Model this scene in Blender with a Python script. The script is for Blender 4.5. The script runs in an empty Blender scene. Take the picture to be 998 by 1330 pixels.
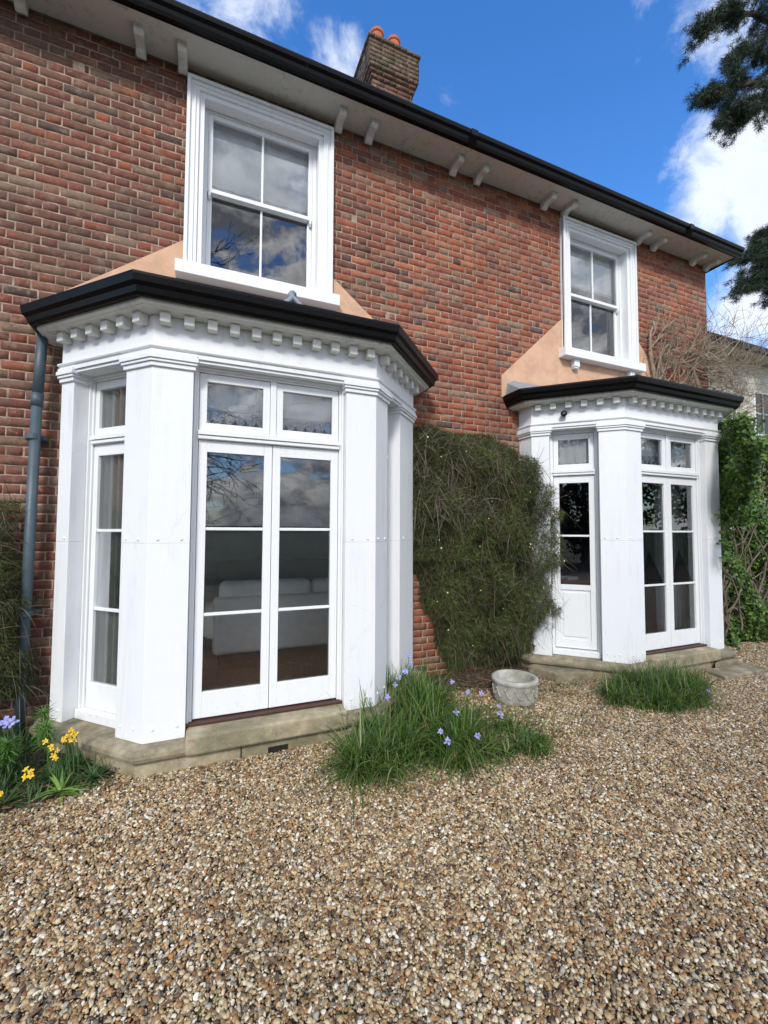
import bpy, math, random
import numpy as np
from mathutils import Vector, Matrix

random.seed(7)
rng = np.random.default_rng(11)
scene = bpy.context.scene
col = scene.collection
rad = math.radians

# ------------------------------------------------------------------ camera
H = 1.60
cd = bpy.data.cameras.new('camera')
cam = bpy.data.objects.new('camera', cd)
col.objects.link(cam)
cd.sensor_fit = 'HORIZONTAL'
cd.sensor_width = 36.0
cd.lens = 36.0 * 557.222 / 998.0
cd.clip_start = 0.05
cd.clip_end = 3000
R_ = Vector((0.92212, -0.38688221, 0.00410679))
U_ = Vector((-0.0214255, -0.04046298, 0.9989513))
F_ = Vector((0.38631031, 0.92124096, 0.04560087))
m = Matrix((R_, U_, -F_)).transposed().to_4x4()
m.translation = Vector((0, -4.2, H))
cam.matrix_world = m
scene.camera = cam

# ------------------------------------------------------------------ world
SUN_EL, SUN_AZ = 37.0, 208.0      # compass azimuth, +Y is north
SKY_STRENGTH = 0.10
EXPOSURE = 0.16
SUN_STRENGTH = 2.9
w = bpy.data.worlds.new('World')
scene.world = w
w.use_nodes = True
nt = w.node_tree
nt.nodes.clear()

class NT:
    """tiny helper for building node trees"""
    def __init__(s, tree): s.t = tree; s.l = tree.links
    def n(s, typ, **kw):
        nd = s.t.nodes.new(typ)
        for k, v in kw.items(): setattr(nd, k, v)
        return nd
    def put(s, sock, v):
        if isinstance(v, bpy.types.NodeSocket): s.l.new(v, sock)
        elif v is not None: sock.default_value = v
    def math(s, op, a, b=None, c=None, clamp=False):
        nd = s.n('ShaderNodeMath', operation=op); nd.use_clamp = clamp
        s.put(nd.inputs[0], a)
        if b is not None: s.put(nd.inputs[1], b)
        if c is not None: s.put(nd.inputs[2], c)
        return nd.outputs[0]
    def vm(s, op, a, b=None):
        nd = s.n('ShaderNodeVectorMath', operation=op)
        s.put(nd.inputs[0], a)
        if b is not None: s.put(nd.inputs[1], b)
        return nd.outputs['Value'] if op in ('DISTANCE', 'LENGTH', 'DOT_PRODUCT') else nd.outputs[0]
    def noise(s, vec, scale, detail=4, rough=0.55, dist=0.0, color=False):
        nd = s.n('ShaderNodeTexNoise')
        if vec is not None: s.l.new(vec, nd.inputs['Vector'])
        nd.inputs['Scale'].default_value = scale; nd.inputs['Detail'].default_value = detail
        nd.inputs['Roughness'].default_value = rough; nd.inputs['Distortion'].default_value = dist
        return nd.outputs['Color'] if color else nd.outputs[0]
    def ramp(s, fac, stops, interp='LINEAR'):
        nd = s.n('ShaderNodeValToRGB'); cr = nd.color_ramp; cr.interpolation = interp
        while len(cr.elements) < len(stops): cr.elements.new(0.5)
        for e, (p, c) in zip(cr.elements, stops):
            e.position = p
            e.color = (c, c, c, 1) if isinstance(c, (int, float)) else (*c, 1)
        s.l.new(fac, nd.inputs[0])
        return nd.outputs[0]
    def mix(s, fac, a, b, mode='MIX'):
        nd = s.n('ShaderNodeMix', data_type='RGBA', blend_type=mode)
        s.put(nd.inputs[0], fac)
        for i, v in ((6, a), (7, b)):
            if isinstance(v, tuple) and len(v) == 3: v = (*v, 1)
            s.put(nd.inputs[i], v)
        return nd.outputs[2]
    def mapr(s, v, a, b, c=0.0, d=1.0, smooth=False):
        nd = s.n('ShaderNodeMapRange'); nd.clamp = True
        if smooth: nd.interpolation_type = 'SMOOTHSTEP'
        s.l.new(v, nd.inputs[0])
        for i, x in zip((1, 2, 3, 4), (a, b, c, d)): nd.inputs[i].default_value = x
        return nd.outputs[0]

W = NT(nt)
sky = W.n('ShaderNodeTexSky', sky_type='NISHITA')
sky.sun_disc = False
sky.sun_elevation = rad(SUN_EL)
sky.sun_rotation = rad(SUN_AZ)
sky.altitude = 200; sky.air_density = 1.0; sky.dust_density = 0.3; sky.ozone_density = 3.0
hs = W.n('ShaderNodeHueSaturation')
hs.inputs['Hue'].default_value = 0.507
hs.inputs['Saturation'].default_value = 1.27
hs.inputs['Value'].default_value = 2.75
W.l.new(sky.outputs[0], hs.inputs['Color'])
tc = W.n('ShaderNodeTexCoord')
dirv = W.vm('NORMALIZE', tc.outputs['Generated'])
sep = W.n('ShaderNodeSeparateXYZ'); W.l.new(dirv, sep.inputs[0])
zc = W.math('ADD', W.math('MAXIMUM', sep.outputs[2], 0.0), 0.18)
comb = W.n('ShaderNodeCombineXYZ')
W.l.new(W.math('DIVIDE', sep.outputs[0], zc), comb.inputs[0])
W.l.new(W.math('DIVIDE', sep.outputs[1], zc), comb.inputs[1])
plane = comb.outputs[0]
n_big = W.noise(dirv, 4.2, 6, 0.6, 0.6)
n_fine = W.noise(dirv, 13.0, 8, 0.66, 0.4)
def cumulus(off):
    mp_ = W.n('ShaderNodeMapping'); mp_.inputs['Location'].default_value = (0.31, 0, off); mp_.inputs['Scale'].default_value = (1, 1, 1.9)
    W.l.new(dirv, mp_.inputs[0])
    return W.noise(mp_.outputs[0], 6.6, 10, 0.62, 0.2)
# banks of cloud in the north (direction, angular size, strength)
blobs = [((-.14, .65, .745), .17, .95), ((.03, .636, .775), .13, .85), ((.171, .634, .754), .07, .8),
         ((.373, .593, .714), .040, .27), ((.545, .38, .745), .05, .55), ((.574, .42, .703), .05, .5),
         ((.65, .33, .70), .10, .80), ((.74, .38, .555), .135, 1.0), ((.79, .32, .50), .16, .98), ((.73, .46, .50), .10, .8),
         ((.84, .38, .38), .13, .9), ((.9, .3, .3), .2, .9), ((.95, .1, .3), .3, .8), ((-.6, .5, .6), .3, .8)]
mask = None
for d, r, s in blobs:
    v = Vector(d).normalized()
    dist = W.vm('DISTANCE', dirv, tuple(v))
    b = W.mapr(dist, 0.0, r * 1.55, s, 0.0, smooth=True)
    mask = b if mask is None else W.math('MAXIMUM', mask, b)
cl = W.math('ADD', mask, W.math('MULTIPLY', W.math('SUBTRACT', n_big, 0.5), 1.5))
cl = W.math('ADD', cl, W.math('MULTIPLY', W.math('SUBTRACT', n_fine, 0.5), 1.1))
cover = W.mapr(cl, 0.40, 1.0, smooth=True)
cover = W.math('MULTIPLY', cover, W.mapr(mask, 0.0, 0.30))
core = W.mapr(cl, 0.75, 1.6, smooth=True)
final = W.mix(W.math('MULTIPLY', cover, 0.95), hs.outputs[0], W.mix(core, (9.2, 9.9, 11.0), (7.6, 8.2, 9.3)))
# heaped clouds fill the southern half: lit tops, grey undersides
c0 = cumulus(0.0); c1 = cumulus(0.07)
relief = W.mapr(W.math('SUBTRACT', c0, c1), -0.07, 0.10)
cov_s = W.math('MULTIPLY', W.mapr(c0, 0.39, 0.50, smooth=True), W.mapr(sep.outputs[1], 0.0, -0.25, smooth=True))
s_col = W.mix(W.math('MULTIPLY', relief, W.mapr(c0, 0.75, 0.45)), (4.6, 5.0, 5.8), (24.0, 24.0, 24.0))
final = W.mix(cov_s, final, s_col)
# pale air near the horizon
hz = W.mapr(sep.outputs[2], 0.0, 0.10, 0.6, 0.0, smooth=True)
final = W.mix(hz, final, (5.5, 6.2, 7.4))
bg = W.n('ShaderNodeBackground')
bg.inputs['Strength'].default_value = SKY_STRENGTH
W.l.new(final, bg.inputs[0])
wo = W.n('ShaderNodeOutputWorld')
W.l.new(bg.outputs[0], wo.inputs[0])

# ------------------------------------------------------------------ sun
sd = bpy.data.lights.new('sun', 'SUN')
sun = bpy.data.objects.new('sun', sd)
col.objects.link(sun)
sd.energy = SUN_STRENGTH
sd.angle = rad(10)
sd.color = (1.0, 0.965, 0.91)
sa, se = rad(SUN_AZ), rad(SUN_EL)
sv = Vector((math.sin(sa) * math.cos(se), math.cos(sa) * math.cos(se), math.sin(se)))
sun.rotation_euler = (-sv).to_track_quat('-Z', 'Y').to_euler()
sun.location = (0, -10, 20)
scene.view_settings.view_transform = 'Standard'
scene.view_settings.look = 'None'
scene.view_settings.gamma = 1.0
scene.view_settings.use_curve_mapping = False
scene.view_settings.exposure = EXPOSURE
scene.cycles.max_bounces = 10
scene.cycles.transparent_max_bounces = 16
scene.cycles.use_denoising = True

# ------------------------------------------------------------------ materials
MATS = {}
def newmat(name):
    mt = bpy.data.materials.new(name); mt.use_nodes = True
    t = NT(mt.node_tree); b = mt.node_tree.nodes['Principled BSDF']
    MATS[name] = mt
    return mt, t, b
def bump(t, b, h, strength=0.3, dist=0.01):
    nd = t.n('ShaderNodeBump'); nd.inputs['Strength'].default_value = strength
    nd.inputs['Distance'].default_value = dist
    t.l.new(h, nd.inputs['Height']); t.l.new(nd.outputs[0], b.inputs['Normal'])
def objco(t): return t.n('ShaderNodeTexCoord').outputs['Object']
def geopos(t): return t.n('ShaderNodeNewGeometry').outputs['Position']
def simple(name, c, rough=0.6, var=0.12, scale=6.0, bmp=0.0, bscale=60, metal=0.0, spec=None):
    mt, t, b = newmat(name)
    p = geopos(t)
    n = t.noise(p, scale, 5)
    t.l.new(t.ramp(n, [(0.25, tuple(x * (1 - var) for x in c)), (0.75, tuple(min(1, x * (1 + var)) for x in c))]), b.inputs['Base Color'])
    b.inputs['Roughness'].default_value = rough
    b.inputs['Metallic'].default_value = metal
    if spec is not None: b.inputs['Specular IOR Level'].default_value = spec
    if bmp: bump(t, b, t.noise(p, bscale, 4), bmp, 0.01)
    return mt

def paint(name, base, dirt=0.35, rough=0.42):
    mt, t, b = newmat(name)
    p = geopos(t)
    big = t.noise(p, 2.2, 5, 0.6)
    mp = t.n('ShaderNodeMapping'); mp.inputs['Scale'].default_value = (9, 9, 0.9); t.l.new(p, mp.inputs[0])
    streak = t.noise(mp.outputs[0], 2.0, 6, 0.65)
    speck = t.noise(p, 38, 5, 0.7)
    sepn = t.n('ShaderNodeSeparateXYZ'); t.l.new(p, sepn.inputs[0])
    low = t.mapr(sepn.outputs[2], 0.75, 0.15, 0.0, 0.22)
    d = t.math('MULTIPLY', t.mapr(streak, 0.50, 0.66), t.mapr(big, 0.42, 0.60))
    sp = t.math('MULTIPLY', t.mapr(t.math('ADD', speck, t.math('MULTIPLY', low, 0.6)), 0.69, 0.75), t.mapr(t.math('ADD', big, low), 0.55, 0.70))
    c1 = t.mix(t.math('MULTIPLY', d, dirt), base, (base[0] * .55, base[1] * .56, base[2] * .50))
    c2 = t.mix(t.math('MULTIPLY', sp, 0.32), c1, (0.30, 0.30, 0.27))
    c3 = t.mix(t.mapr(t.noise(p, 0.9, 3), 0.3, 0.7, 0.0, 0.10), c2, (base[0] * .8, base[1] * .83, base[2] * .86))
    if name == 'white_paint':
        zz = sepn.outputs[2]
        ln = t.math('LESS_THAN', t.math('ABSOLUTE', t.math('SUBTRACT', zz, 1.515)), t.math('MULTIPLY', t.noise(p, 9, 4), 0.0032))
        crk = t.n('ShaderNodeTexVoronoi'); crk.feature = 'DISTANCE_TO_EDGE'; crk.inputs['Scale'].default_value = 2.1
        wv = t.n('ShaderNodeMapping'); wv.inputs['Scale'].default_value = (1, 1, .45); t.l.new(t.vm('ADD', p, t.vm('MULTIPLY', t.noise(p, 4, 5, color=True), (.25, .25, .25))), wv.inputs[0])
        t.l.new(wv.outputs[0], crk.inputs['Vector'])
        ck = t.math('MULTIPLY', t.math('LESS_THAN', crk.outputs['Distance'], 0.004), t.mapr(t.noise(p, 1.3, 3), 0.52, 0.62))
        c3 = t.mix(t.math('MULTIPLY', ln, 0.6), c3, (.30, .30, .29))
        c3 = t.mix(t.math('MULTIPLY', ck, 0.16), c3, (.33, .33, .32))
    t.l.new(c3, b.inputs['Base Color'])
    b.inputs['Roughness'].default_value = rough
    hgt = t.math('ADD', t.math('MULTIPLY', t.noise(p, 14, 3), 0.7), t.math('MULTIPLY', t.noise(p, 90, 4), 0.25))
    bump(t, b, hgt, 0.16, 0.01)
    return mt
paint('white_paint', (0.74, 0.755, 0.77), 0.20)
paint('sash_paint', (0.74, 0.755, 0.765), 0.14, 0.35)
paint('aged_paint', (0.66, 0.665, 0.63), 0.8, 0.6)
paint('soffit_paint', (0.56, 0.545, 0.49), 0.8, 0.7)
simple('black_gutter', (0.004, 0.004, 0.0045), 0.35, 0.3, 8, 0.05, 30, spec=0.16)
simple('grey_pipe', (0.055, 0.085, 0.105), 0.5, 0.25, 5, 0.1, 60)
simple('lead', (0.20, 0.22, 0.25), 0.55, 0.3, 9, 0.3, 40)
simple('slate', (0.06, 0.06, 0.065), 0.6, 0.3, 6, 0.3, 20)
simple('terracotta', (0.42, 0.12, 0.05), 0.8, 0.3, 9, 0.2, 60)
simple('dark_wood', (0.05, 0.018, 0.012), 0.6, 0.4, 20, 0.2, 60)
simple('black_plastic', (0.01, 0.01, 0.01), 0.35)
simple('dark_hole', (0.008, 0.007, 0.006), 0.9)
simple('screw_metal', (0.35, 0.36, 0.38), 0.5)
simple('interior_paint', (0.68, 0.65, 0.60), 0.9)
simple('unlit_interior', (0.10, 0.09, 0.085), 0.9)  # wall colour carries the gloom of rooms lit only by windows
simple('sofa_fabric', (0.86, 0.85, 0.82), 0.95, 0.08, 14, 0.25, 180)
simple('blind_fabric', (0.88, 0.88, 0.88), 0.9, 0.05, 4)
simple('curtain_fabric', (0.42, 0.42, 0.40), 0.9, 0.08, 6)
simple('red_wood', (0.22, 0.04, 0.02), 0.35)
simple('white_lid', (0.7, 0.7, 0.7), 0.5)
simple('petal_blue', (0.27, 0.28, 0.58), 0.6, 0.3, 60)
simple('petal_white', (0.75, 0.75, 0.85), 0.6)
simple('petal_yellow', (0.62, 0.40, 0.015), 0.6, 0.4, 90)
simple('cream_render', (0.62, 0.60, 0.50), 0.85, 0.1, 2, 0.2, 30)
simple('bark', (0.14, 0.11, 0.08), 0.9, 0.4, 8, 0.6, 30)
simple('vine_bark', (0.27, 0.215, 0.155), 0.9, 0.35, 12, 0.5, 60)
simple('pine_bark', (0.06, 0.04, 0.03), 0.9, 0.4, 3, 0.6, 10)
simple('soil', (0.035, 0.026, 0.018), 0.95, 0.4, 12, 0.8, 40)

# peach render with faint mottling
mt, t, b = newmat('peach_render')
p = geopos(t)
c = t.ramp(t.noise(p, 3.5, 6, 0.65), [(0.25, (0.50, 0.30, 0.19)), (0.55, (0.60, 0.37, 0.24)), (0.8, (0.66, 0.43, 0.29))])
t.l.new(t.mix(t.mapr(t.noise(p, 4, 8, .75), 0.48, 0.60, 0, 0.42), c, (0.37, 0.245, 0.17)), b.inputs['Base Color'])
b.inputs['Roughness'].default_value = 0.9
bump(t, b, t.noise(p, 45, 5), 0.35, 0.01)

# stone of the plinth, algae and worn edges
def stone(name, ca, cb, cc, s=5):
    mt, t, b = newmat(name)
    p = geopos(t)
    c = t.ramp(t.noise(p, s, 7, 0.65), [(0.28, ca), (0.5, cb), (0.72, cc)])
    g = t.mapr(t.noise(p, 2.8, 6, 0.7), 0.44, 0.60)
    c = t.mix(t.math('MULTIPLY', g, 0.55), c, (0.10, 0.105, 0.055))
    c = t.mix(t.mapr(t.noise(p, 70, 4, 0.7), 0.60, 0.72, 0, 0.6), c, (0.42, 0.40, 0.34))
    t.l.new(c, b.inputs['Base Color'])
    b.inputs['Roughness'].default_value = 0.85
    bump(t, b, t.math('ADD', t.noise(p, 18, 6), t.math('MULTIPLY', t.noise(p, 110, 4), 0.4)), 0.5, 0.012)
stone('plinth_stone', (0.12, 0.10, 0.065), (0.25, 0.21, 0.14), (0.40, 0.35, 0.24), 8)
stone('step_stone', (0.20, 0.165, 0.10), (0.34, 0.285, 0.185), (0.47, 0.41, 0.29), 7)
stone('planter_stone', (0.30, 0.285, 0.25), (0.42, 0.40, 0.36), (0.52, 0.50, 0.46), 9)

# attribute-coloured materials (each brick / leaf / blade carries its own colour)
def attr_mat(name, rough=0.7, transl=0.0, bmp=0.0, bscale=120, weather=False):
    mt, t, b = newmat(name)
    a = t.n('ShaderNodeAttribute', attribute_name='tint')
    c = a.outputs['Color']
    if weather:
        p = geopos(t)
        mot = t.ramp(t.noise(p, 34, 7, 0.8), [(0.34, (.55, .52, .50)), (0.5, (1.0, 1.0, 1.0)), (0.64, (1.32, 1.25, 1.18))])
        c = t.mix(1.0, c, mot, 'MULTIPLY')
        c = t.mix(t.mapr(t.noise(p, 10, 6, 0.72), 0.52, 0.61, 0.0, 0.62), c, (0.26, 0.165, 0.115))
        c = t.mix(t.mapr(t.noise(p, 17, 6, 0.75), 0.55, 0.62, 0.0, 0.75), c, (0.065, 0.045, 0.038))
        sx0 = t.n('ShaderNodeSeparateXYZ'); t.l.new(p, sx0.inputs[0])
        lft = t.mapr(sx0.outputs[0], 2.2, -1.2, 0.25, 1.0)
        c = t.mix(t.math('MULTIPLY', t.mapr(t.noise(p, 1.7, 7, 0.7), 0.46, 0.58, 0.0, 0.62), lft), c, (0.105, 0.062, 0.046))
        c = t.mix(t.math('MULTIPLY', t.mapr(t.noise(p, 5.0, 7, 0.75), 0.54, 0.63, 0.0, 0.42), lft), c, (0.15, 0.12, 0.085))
        sx = t.n('ShaderNodeSeparateXYZ'); t.l.new(p, sx.inputs[0])
        g = t.math('MULTIPLY', t.mapr(sx.outputs[2], 0.75, 0.05), t.mapr(t.noise(p, 5, 4), 0.35, 0.65))
        c = t.mix(t.math('MULTIPLY', g, 0.6), c, (0.045, 0.055, 0.022))
        bump(t, b, t.math('ADD', t.noise(p, 60, 5, 0.7), t.math('MULTIPLY', t.noise(p, 240, 4), 0.5)), 0.8, 0.006)
    elif bmp:
        bump(t, b, t.noise(geopos(t), bscale, 4), bmp, 0.01)
    t.l.new(c, b.inputs['Base Color'])
    b.inputs['Roughness'].default_value = rough
    if transl:
        out = mt.node_tree.nodes['Material Output']
        tr = t.n('ShaderNodeBsdfTranslucent'); t.l.new(c, tr.inputs[0])
        mx = t.n('ShaderNodeMixShader'); mx.inputs[0].default_value = transl
        t.l.new(b.outputs[0], mx.inputs[1]); t.l.new(tr.outputs[0], mx.inputs[2])
        t.l.new(mx.outputs[0], out.inputs[0])
    return mt
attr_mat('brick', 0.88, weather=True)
attr_mat('leaf', 0.5, 0.3)
attr_mat('blade', 0.45, 0.3)
attr_mat('twig', 0.75)
attr_mat('needle', 0.6)
mt, t, b = newmat('mortar')
p = geopos(t)
c = t.ramp(t.noise(p, 13, 6, 0.7), [(0.35, (.19, .12, .085)), (0.5, (.35, .255, .185)), (0.66, (.47, .37, .28))])
c = t.mix(t.mapr(t.noise(p, 4.5, 6, 0.7), 0.50, 0.60, 0.0, 0.75), c, (.20, .105, .07))
c = t.mix(t.mapr(t.noise(p, 1.7, 7, 0.7), 0.47, 0.60, 0.0, 0.5), c, (.14, .105, .085))
t.l.new(c, b.inputs['Base Color']); b.inputs['Roughness'].default_value = 0.95
bump(t, b, t.noise(p, 150, 4), 0.5, 0.01)

# window glass: thin pane, mirror-like at every angle but clear behind
mt, t, b = newmat('glass')
mt.node_tree.nodes.remove(b)
fr = t.n('ShaderNodeFresnel'); fr.inputs[0].default_value = 1.55
fac = t.math('ADD', t.math('MULTIPLY', fr.outputs[0], 1.7), 0.045, clamp=True)
gl = t.n('ShaderNodeBsdfGlossy'); gl.inputs['Roughness'].default_value = 0.0; gl.inputs[0].default_value = (.97, .98, 1, 1)
tr = t.n('ShaderNodeBsdfTransparent'); tr.inputs[0].default_value = (.93, .95, .94, 1)
bn = t.n('ShaderNodeBump'); bn.inputs['Strength'].default_value = 0.012; bn.inputs['Distance'].default_value = 0.05
t.l.new(t.noise(geopos(t), 2.6, 2), bn.inputs['Height'])
t.l.new(bn.outputs[0], gl.inputs['Normal'])
mx = t.n('ShaderNodeMixShader'); t.l.new(fac, mx.inputs[0]); t.l.new(tr.outputs[0], mx.inputs[1]); t.l.new(gl.outputs[0], mx.inputs[2])
t.l.new(mx.outputs[0], mt.node_tree.nodes['Material Output'].inputs[0])

# lace: fabric with holes
mt, t, b = newmat('lace')
b.inputs['Base Color'].default_value = (.72, .73, .76, 1); b.inputs['Roughness'].default_value = .9
vor = t.n('ShaderNodeTexVoronoi'); vor.inputs['Scale'].default_value = 140; t.l.new(geopos(t), vor.inputs['Vector'])
al = t.math('LESS_THAN', vor.outputs['Distance'], 0.42)
t.l.new(t.math('SUBTRACT', 1.0, t.math('MULTIPLY', al, 0.75)), b.inputs['Alpha'])

# wooden floor
mt, t, b = newmat('wood_floor')
br = t.n('ShaderNodeTexBrick'); br.inputs['Scale'].default_value = 1.0
br.inputs['Brick Width'].default_value = 1.3; br.inputs['Row Height'].default_value = 0.11; br.inputs['Mortar Size'].default_value = 0.002
br.inputs['Color1'].default_value = (.55, .23, .08, 1); br.inputs['Color2'].default_value = (.64, .30, .11, 1); br.inputs['Mortar'].default_value = (.04, .02, .01, 1)
t.l.new(geopos(t), br.inputs['Vector'])
mp = t.n('ShaderNodeMapping'); mp.inputs['Scale'].default_value = (3, 40, 1); t.l.new(geopos(t), mp.inputs[0])
t.l.new(t.mix(t.noise(mp.outputs[0], 1.5, 5), br.outputs[0], (.40, .15, .05)), b.inputs['Base Color'])
b.inputs['Roughness'].default_value = 0.35

# gravel stones: each instance takes one colour of the mix
mt, t, b = newmat('gravel_stone')
oi = t.n('ShaderNodeObjectInfo')
stops = [(0.00, (.07, .045, .025)), (0.06, (.19, .095, .04)), (0.13, (.34, .20, .09)), (0.23, (.17, .15, .12)), (0.31, (.47, .34, .18)),
         (0.42, (.32, .235, .135)), (0.52, (.56, .45, .28)), (0.62, (.24, .155, .08)), (0.69, (.38, .36, .31)), (0.76, (.62, .54, .39)),
         (0.84, (.38, .19, .07)), (0.88, (.74, .68, .56)), (0.94, (.54, .41, .23)), (0.97, (.80, .78, .72))]
c = t.ramp(oi.outputs['Random'], stops, 'CONSTANT')
oc = objco(t)
big = t.noise(geopos(t), 0.8, 4)
c = t.mix(t.mapr(t.noise(geopos(t), 130, 4), 0.4, 0.7, 0, 0.45), c, t.mix(0.6, c, (.10, .06, .035)))
c = t.mix(t.mapr(big, 0.48, 0.75, 0, 0.30), c, (.10, .075, .045))
c = t.mix(1.0, c, (.92, .895, .83), 'MULTIPLY')
c = t.mix(t.mapr(t.noise(geopos(t), 2.2, 5, .6), 0.52, 0.70, 0, 0.35), c, t.mix(1.0, c, (.62, .50, .36), 'MULTIPLY'))
t.l.new(c, b.inputs['Base Color'])
b.inputs['Roughness'].default_value = 0.55

mt, t, b = newmat('gravel_bed')
p = geopos(t)
vor = t.n('ShaderNodeTexVoronoi'); vor.inputs['Scale'].default_value = 75; t.l.new(p, vor.inputs['Vector'])
sc_ = t.n('ShaderNodeSeparateColor'); t.l.new(vor.outputs['Color'], sc_.inputs[0])
c = t.ramp(sc_.outputs[0], [(s0, tuple(x * .35 for x in cc)) for s0, cc in stops], 'CONSTANT')  # stone colours darkened to put shade into the gaps between stones
t.l.new(c, b.inputs['Base Color']); b.inputs['Roughness'].default_value = 0.8
bump(t, b, t.math('SUBTRACT', 1.0, vor.outputs['Distance']), 1.0, 0.01)

mt, t, b = newmat('meadow')
p = geopos(t)
c = t.ramp(t.noise(p, 0.05, 6), [(0.3, (.020, .030, .011)), (0.7, (.030, .042, .015))])
t.l.new(t.mix(t.noise(p, 3, 6), c, (.02, .028, .010)), b.inputs['Base Color']); b.inputs['Roughness'].default_value = 0.9
simple('woodland', (0.028, 0.040, 0.020), 0.95, 0.6, 0.06)

# ------------------------------------------------------------------ mesh helpers
class MB:
    def __init__(s): s.v = []; s.f = []; s.c = []
    def quad(s, a, b_, c, d, tint=None):
        i = len(s.v); s.v += [a, b_, c, d]; s.f.append((i, i + 1, i + 2, i + 3))
    def box(s, x0, x1, y0, y1, z0, z1):
        s.prism([(x0, y0), (x1, y0), (x1, y1), (x0, y1)], z0, z1)
    def prism(s, poly, z0, z1):
        n = len(poly); i = len(s.v)
        s.v += [(x, y, z0) for x, y in poly] + [(x, y, z1) for x, y in poly]
        s.f.append(tuple(i + k for k in reversed(range(n)))); s.f.append(tuple(i + n + k for k in range(n)))
        for k in range(n):
            j = (k + 1) % n
            s.f.append((i + k, i + j, i + n + j, i + n + k))
    def prism_x(s, prof, x0, x1):      # profile in (y,z), extruded along x
        n = len(prof); i = len(s.v)
        s.v += [(x0, y, z) for y, z in prof] + [(x1, y, z) for y, z in prof]
        s.f.append(tuple(i + k for k in range(n))); s.f.append(tuple(i + n + k for k in reversed(range(n))))
        for k in range(n):
            j = (k + 1) % n
            s.f.append((i + j, i + k, i + n + k, i + n + j))
    def prism_y(s, prof, y0, y1):      # profile in (x,z)
        n = len(prof); i = len(s.v)
        s.v += [(x, y0, z) for x, z in prof] + [(x, y1, z) for x, z in prof]
        s.f.append(tuple(i + k for k in range(n))); s.f.append(tuple(i + n + k for k in reversed(range(n))))
        for k in range(n):
            j = (k + 1) % n
            s.f.append((i + j, i + k, i + n + k, i + n + j))
    def lathe(s, prof, cx=0, cy=0, n=24, z0=0.0, wob=0.0):
        i = len(s.v)
        for r, z in prof:
            for k in range(n):
                a = 2 * math.pi * k / n
                rr = r * (1 + (random.uniform(-wob, wob) if wob else 0))
                s.v.append((cx + rr * math.cos(a), cy + rr * math.sin(a), z0 + z))
        for q in range(len(prof) - 1):
            for k in range(n):
                j = (k + 1) % n
                s.f.append((i + q * n + k, i + q * n + j, i + (q + 1) * n + j, i + (q + 1) * n + k))
        s.f.append(tuple(i + k for k in reversed(range(n))))
        e = i + (len(prof) - 1) * n
        s.f.append(tuple(e + k for k in range(n)))
    def tube(s, pts, rs, n=6):
        i = len(s.v); P = [Vector(p) for p in pts]
        for k, p in enumerate(P):
            d = (P[min(k + 1, len(P) - 1)] - P[max(k - 1, 0)]).normalized()
            a = d.cross(Vector((0.13, 0.31, 0.94))); a = a.normalized() if a.length > 1e-4 else Vector((1, 0, 0))
            b_ = d.cross(a)
            r = rs[k] if isinstance(rs, (list, tuple)) else rs
            for q in range(n):
                t_ = 2 * math.pi * q / n
                s.v.append(tuple(p + a * (math.cos(t_) * r) + b_ * (math.sin(t_) * r)))
        for k in range(len(P) - 1):
            for q in range(n):
                j = (q + 1) % n
                s.f.append((i + k * n + q, i + k * n + j, i + (k + 1) * n + j, i + (k + 1) * n + q))
        s.f.append(tuple(i + q for q in reversed(range(n))))
        s.f.append(tuple(i + (len(P) - 1) * n + q for q in range(n)))
    def build(s, name, mat, parent=None, bevel=0.0, smooth=False, noweld=False):
        o_ = ORG.get(parent.name, Vector((0, 0, 0))) if parent else Vector((0, 0, 0))
        me = bpy.data.meshes.new(name)
        me.from_pydata([(x - o_.x, y - o_.y, z - o_.z) for x, y, z in s.v], [], s.f)
        me.materials.append(MATS[mat])
        me.validate()
        ob = bpy.data.objects.new(name, me)
        col.objects.link(ob)
        if parent: ob.parent = parent; ORG[ob.name] = o_
        if bevel:
            bv = ob.modifiers.new('bevel', 'BEVEL'); bv.width = bevel; bv.segments = 2; bv.limit_method = 'ANGLE'; bv.angle_limit = rad(40)
        if smooth: me.shade_smooth()
        return ob
ORG = {}
def tag(o, label=None, cat=None, group=None, kind=None):
    for k, v in (('label', label), ('category', cat), ('group', group), ('kind', kind)):
        if v: o[k] = v
    return o
def empty(name, loc, label=None, cat=None, group=None):
    o = bpy.data.objects.new(name, None); col.objects.link(o)
    o.location = loc; o.empty_display_size = 0.1
    ORG[o.name] = Vector(loc)
    return tag(o, label, cat, group)

def np_mesh(name, verts, faces, mat, parent=None, tint=None, smooth=False):
    """faces: (n,4) or (n,3) int array; tint: (n,3) colour per face"""
    me = bpy.data.meshes.new(name)
    k = faces.shape[1]
    if parent:
        o_ = ORG[parent.name]; verts = verts - np.array(o_)
    me.vertices.add(len(verts)); me.vertices.foreach_set('co', verts.astype(np.float32).ravel())
    me.loops.add(faces.size); me.loops.foreach_set('vertex_index', faces.astype(np.int32).ravel())
    me.polygons.add(len(faces))
    me.polygons.foreach_set('loop_start', np.arange(0, faces.size, k, dtype=np.int32))
    me.polygons.foreach_set('loop_total', np.full(len(faces), k, dtype=np.int32))
    me.update(calc_edges=True)
    if tint is not None:
        at = me.color_attributes.new('tint', 'FLOAT_COLOR', 'CORNER')
        cc = np.ones((len(faces), k, 4), dtype=np.float32); cc[:, :, :3] = np.clip(tint, 0, 1)[:, None, :]
        at.data.foreach_set('color', cc.ravel())
    me.materials.append(MATS[mat])
    if smooth: me.shade_smooth()
    ob = bpy.data.objects.new(name, me); col.objects.link(ob)
    if parent: ob.parent = parent; ORG[ob.name] = ORG[parent.name]
    return ob

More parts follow.
